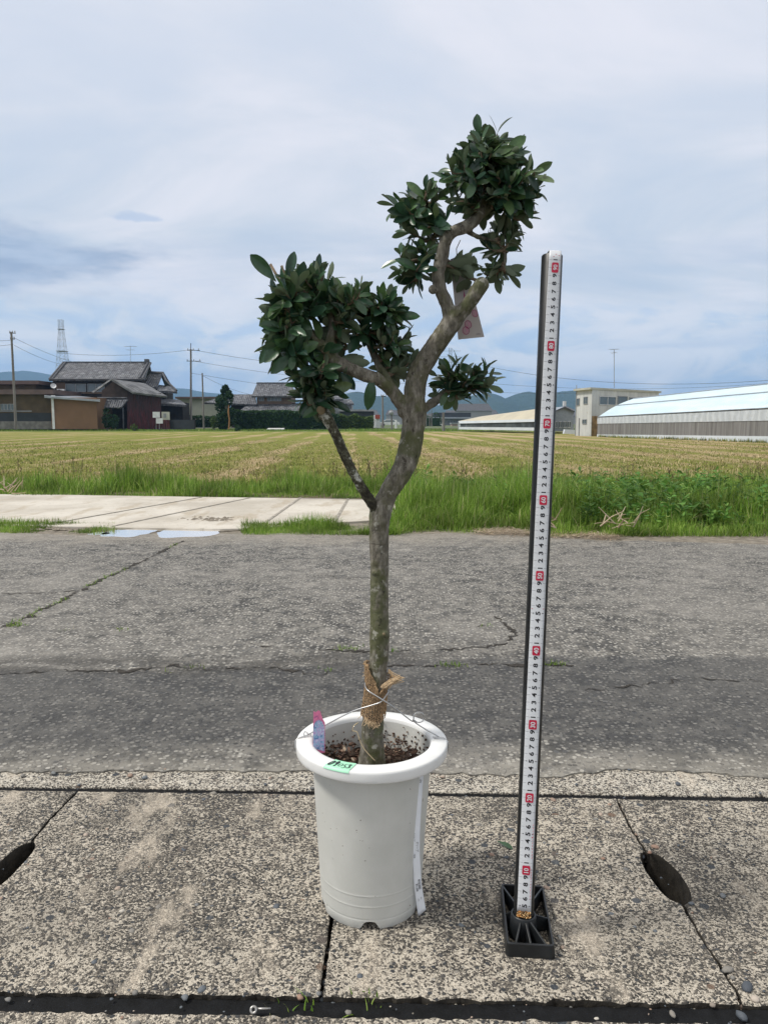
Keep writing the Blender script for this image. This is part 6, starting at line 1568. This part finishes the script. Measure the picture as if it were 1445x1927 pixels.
# grass bank along the far edge
n = 26000; x = rng.uniform(-62,62,n); y = rng.uniform(101,109.5,n); z = np.interp(y, gys, gzs)-.02; h = rng.uniform(.10,.32,n)*(1+.5*vn(x, y, .15, 2.))
tag(blades('grass', 'grass_blade', np.stack([x,y,z],1), h, rng.uniform(.04,.09,n), .5), 'green grass bank along the far end of the field', 'grass', kind='stuff')
n = 2500; t = rng.random(n); p0 = np.array([gA.x, gA.y]); p1 = np.array([gE.x, gE.y]); q = p0+(p1-p0)*t[:,None]; q[:,1] -= rng.uniform(.05,.5,n)
tag(blades('grass', 'field_blade', np.stack([q[:,0],q[:,1],np.full(n,FZ-.01)],1), rng.uniform(.08,.28,n), rng.uniform(.02,.035,n), .5), 'uneven grass along the foot of the long greenhouse', 'grass', kind='stuff')
# ---------------------------------------------------------------- far town strip and hills
def _town(N):
    r = N('ShaderNodeNewGeometry').outputs['Random Per Island']; return pbsdf(N, N.ramp(r, [(0,(.10,.11,.12)),(.5,(.26,.26,.26)),(1,(.50,.49,.47))]), .8)
material('town_wall', _town)
for i in range(14):
    D_ = random.uniform(320,520); px = random.uniform(560,1110) if i < 10 else random.uniform(-150,420); a = P(px, 800, D_); w_, h_ = random.uniform(8,18), random.uniform(5,9)
    t = thing('distant_house', (a.x, D_, 0), 'small pale house far beyond the field among the distant town', 'house', 'distant town houses below the hills')
    mb = MB(); mb.box(a.x-w_/2, a.x+w_/2, D_, D_+8, -.1, h_*.65); mb.build('wall', 'town_wall', t)
    mb = MB(); mb.add([(a.x-w_/2-.5,D_-.5,h_*.65),(a.x+w_/2+.5,D_-.5,h_*.65),(a.x+w_/2+.5,D_+8.5,h_*.65),(a.x-w_/2-.5,D_+8.5,h_*.65),(a.x-w_/2+1,D_+4,h_),(a.x+w_/2-1,D_+4,h_)], [(0,1,5,4),(1,2,5),(2,3,4,5),(3,0,4),(0,3,2,1)]); mb.build('roof', 'ridge_tiles', t)
def _forest(N):
    p = pos(N); n = N.noise(p, .012, 6, .7); n2 = N.noise(p, .05, 4, .7)
    return pbsdf(N, N.mix(N.math('MULTIPLY', N.math('ADD', n, n2), .5), (.012,.028,.012), (.075,.11,.045)), .95, N.bump(n2, 1, 30), spec=.05)
material('forest_hill', _forest)
def hills(name, D_, prof_, seed, amp):
    xs = np.linspace(prof_[0][0], prof_[-1][0], 260); py = np.interp(xs, [a for a, b in prof_], [b for a, b in prof_]); vs = []; rows = 16
    for j in range(rows+1):
        t = j/rows
        for a, b in zip(xs, py):
            q = P(a, b, D_); hgt = q.z*(math.sin(t*math.pi/2)**1.2); yy = D_-700*(1-t)
            nz = amp*mnoise.noise(Vector((q.x/160, yy/140, seed)))*math.sin(t*math.pi)+amp*.35*mnoise.noise(Vector((q.x/50, yy/50, seed)))*math.sin(t*math.pi*.9)
            vs.append((q.x, yy, max(-3, hgt*(1 if t < 1 else 1)+nz+ (1.5*mnoise.noise(Vector((q.x/25, 0, seed)))) - (3 if j == 0 else 0))))
    n = len(xs); last = [(v[0]*1.02, v[1]+500, -3) for v in vs[-n:]]; vs += last
    o = MB().add(vs, [(j*n+i, j*n+i+1, (j+1)*n+i+1, (j+1)*n+i) for j in range(rows+1) for i in range(n-1)]).build(name, 'forest_hill', smooth=True, recalc=False); return struct(o)
hills('near_hills', 2600, [(-900,790),(-600,770),(560,775),(600,752),(625,744),(648,745),(665,740),(677,738),(692,742),(704,748),(725,746),(760,758),(800,770),(830,762),(860,752),(885,746),(905,741),(922,747),(938,755),(952,749),(968,742),(982,740),(1000,743),(1030,741),(1050,738),(1066,737.5),(1090,742),(1150,750),(1260,748),(1380,760),(1600,745),(1900,770)], 1.0, 16)
hills('far_hills', 4200, [(-1200,720),(-500,715),(-200,706),(-40,708),(0,706),(22,701),(55,698),(80,702),(100,706),(150,715),(220,722),(290,730),(335,731),(352,731),(372,736),(398,740),(420,742),(470,748),(560,752),(640,755),(760,762),(900,764),(1100,760),(1500,750),(2400,740)], 5.0, 20)
# ---------------------------------------------------------------- air
hz = MB().box(-5200, 5200, -60, 5000, -4.6, 330).build('haze', 'wire'); hz['kind'] = 'stuff'
hm = bpy.data.materials.new('haze_air'); hm.use_nodes = True; hm.node_tree.nodes.clear(); N = NT(hm.node_tree)
v_ = N('ShaderNodeVolumePrincipled', {'Color': (.36,.62,1.0,1), 'Density': .00021, 'Anisotropy': .0})
oo = hm.node_tree.nodes.new('ShaderNodeOutputMaterial'); hm.node_tree.links.new(v_.outputs[0], oo.inputs['Volume']); hz.data.materials.clear(); hz.data.materials.append(hm)
scn.cycles.volume_bounces = 0
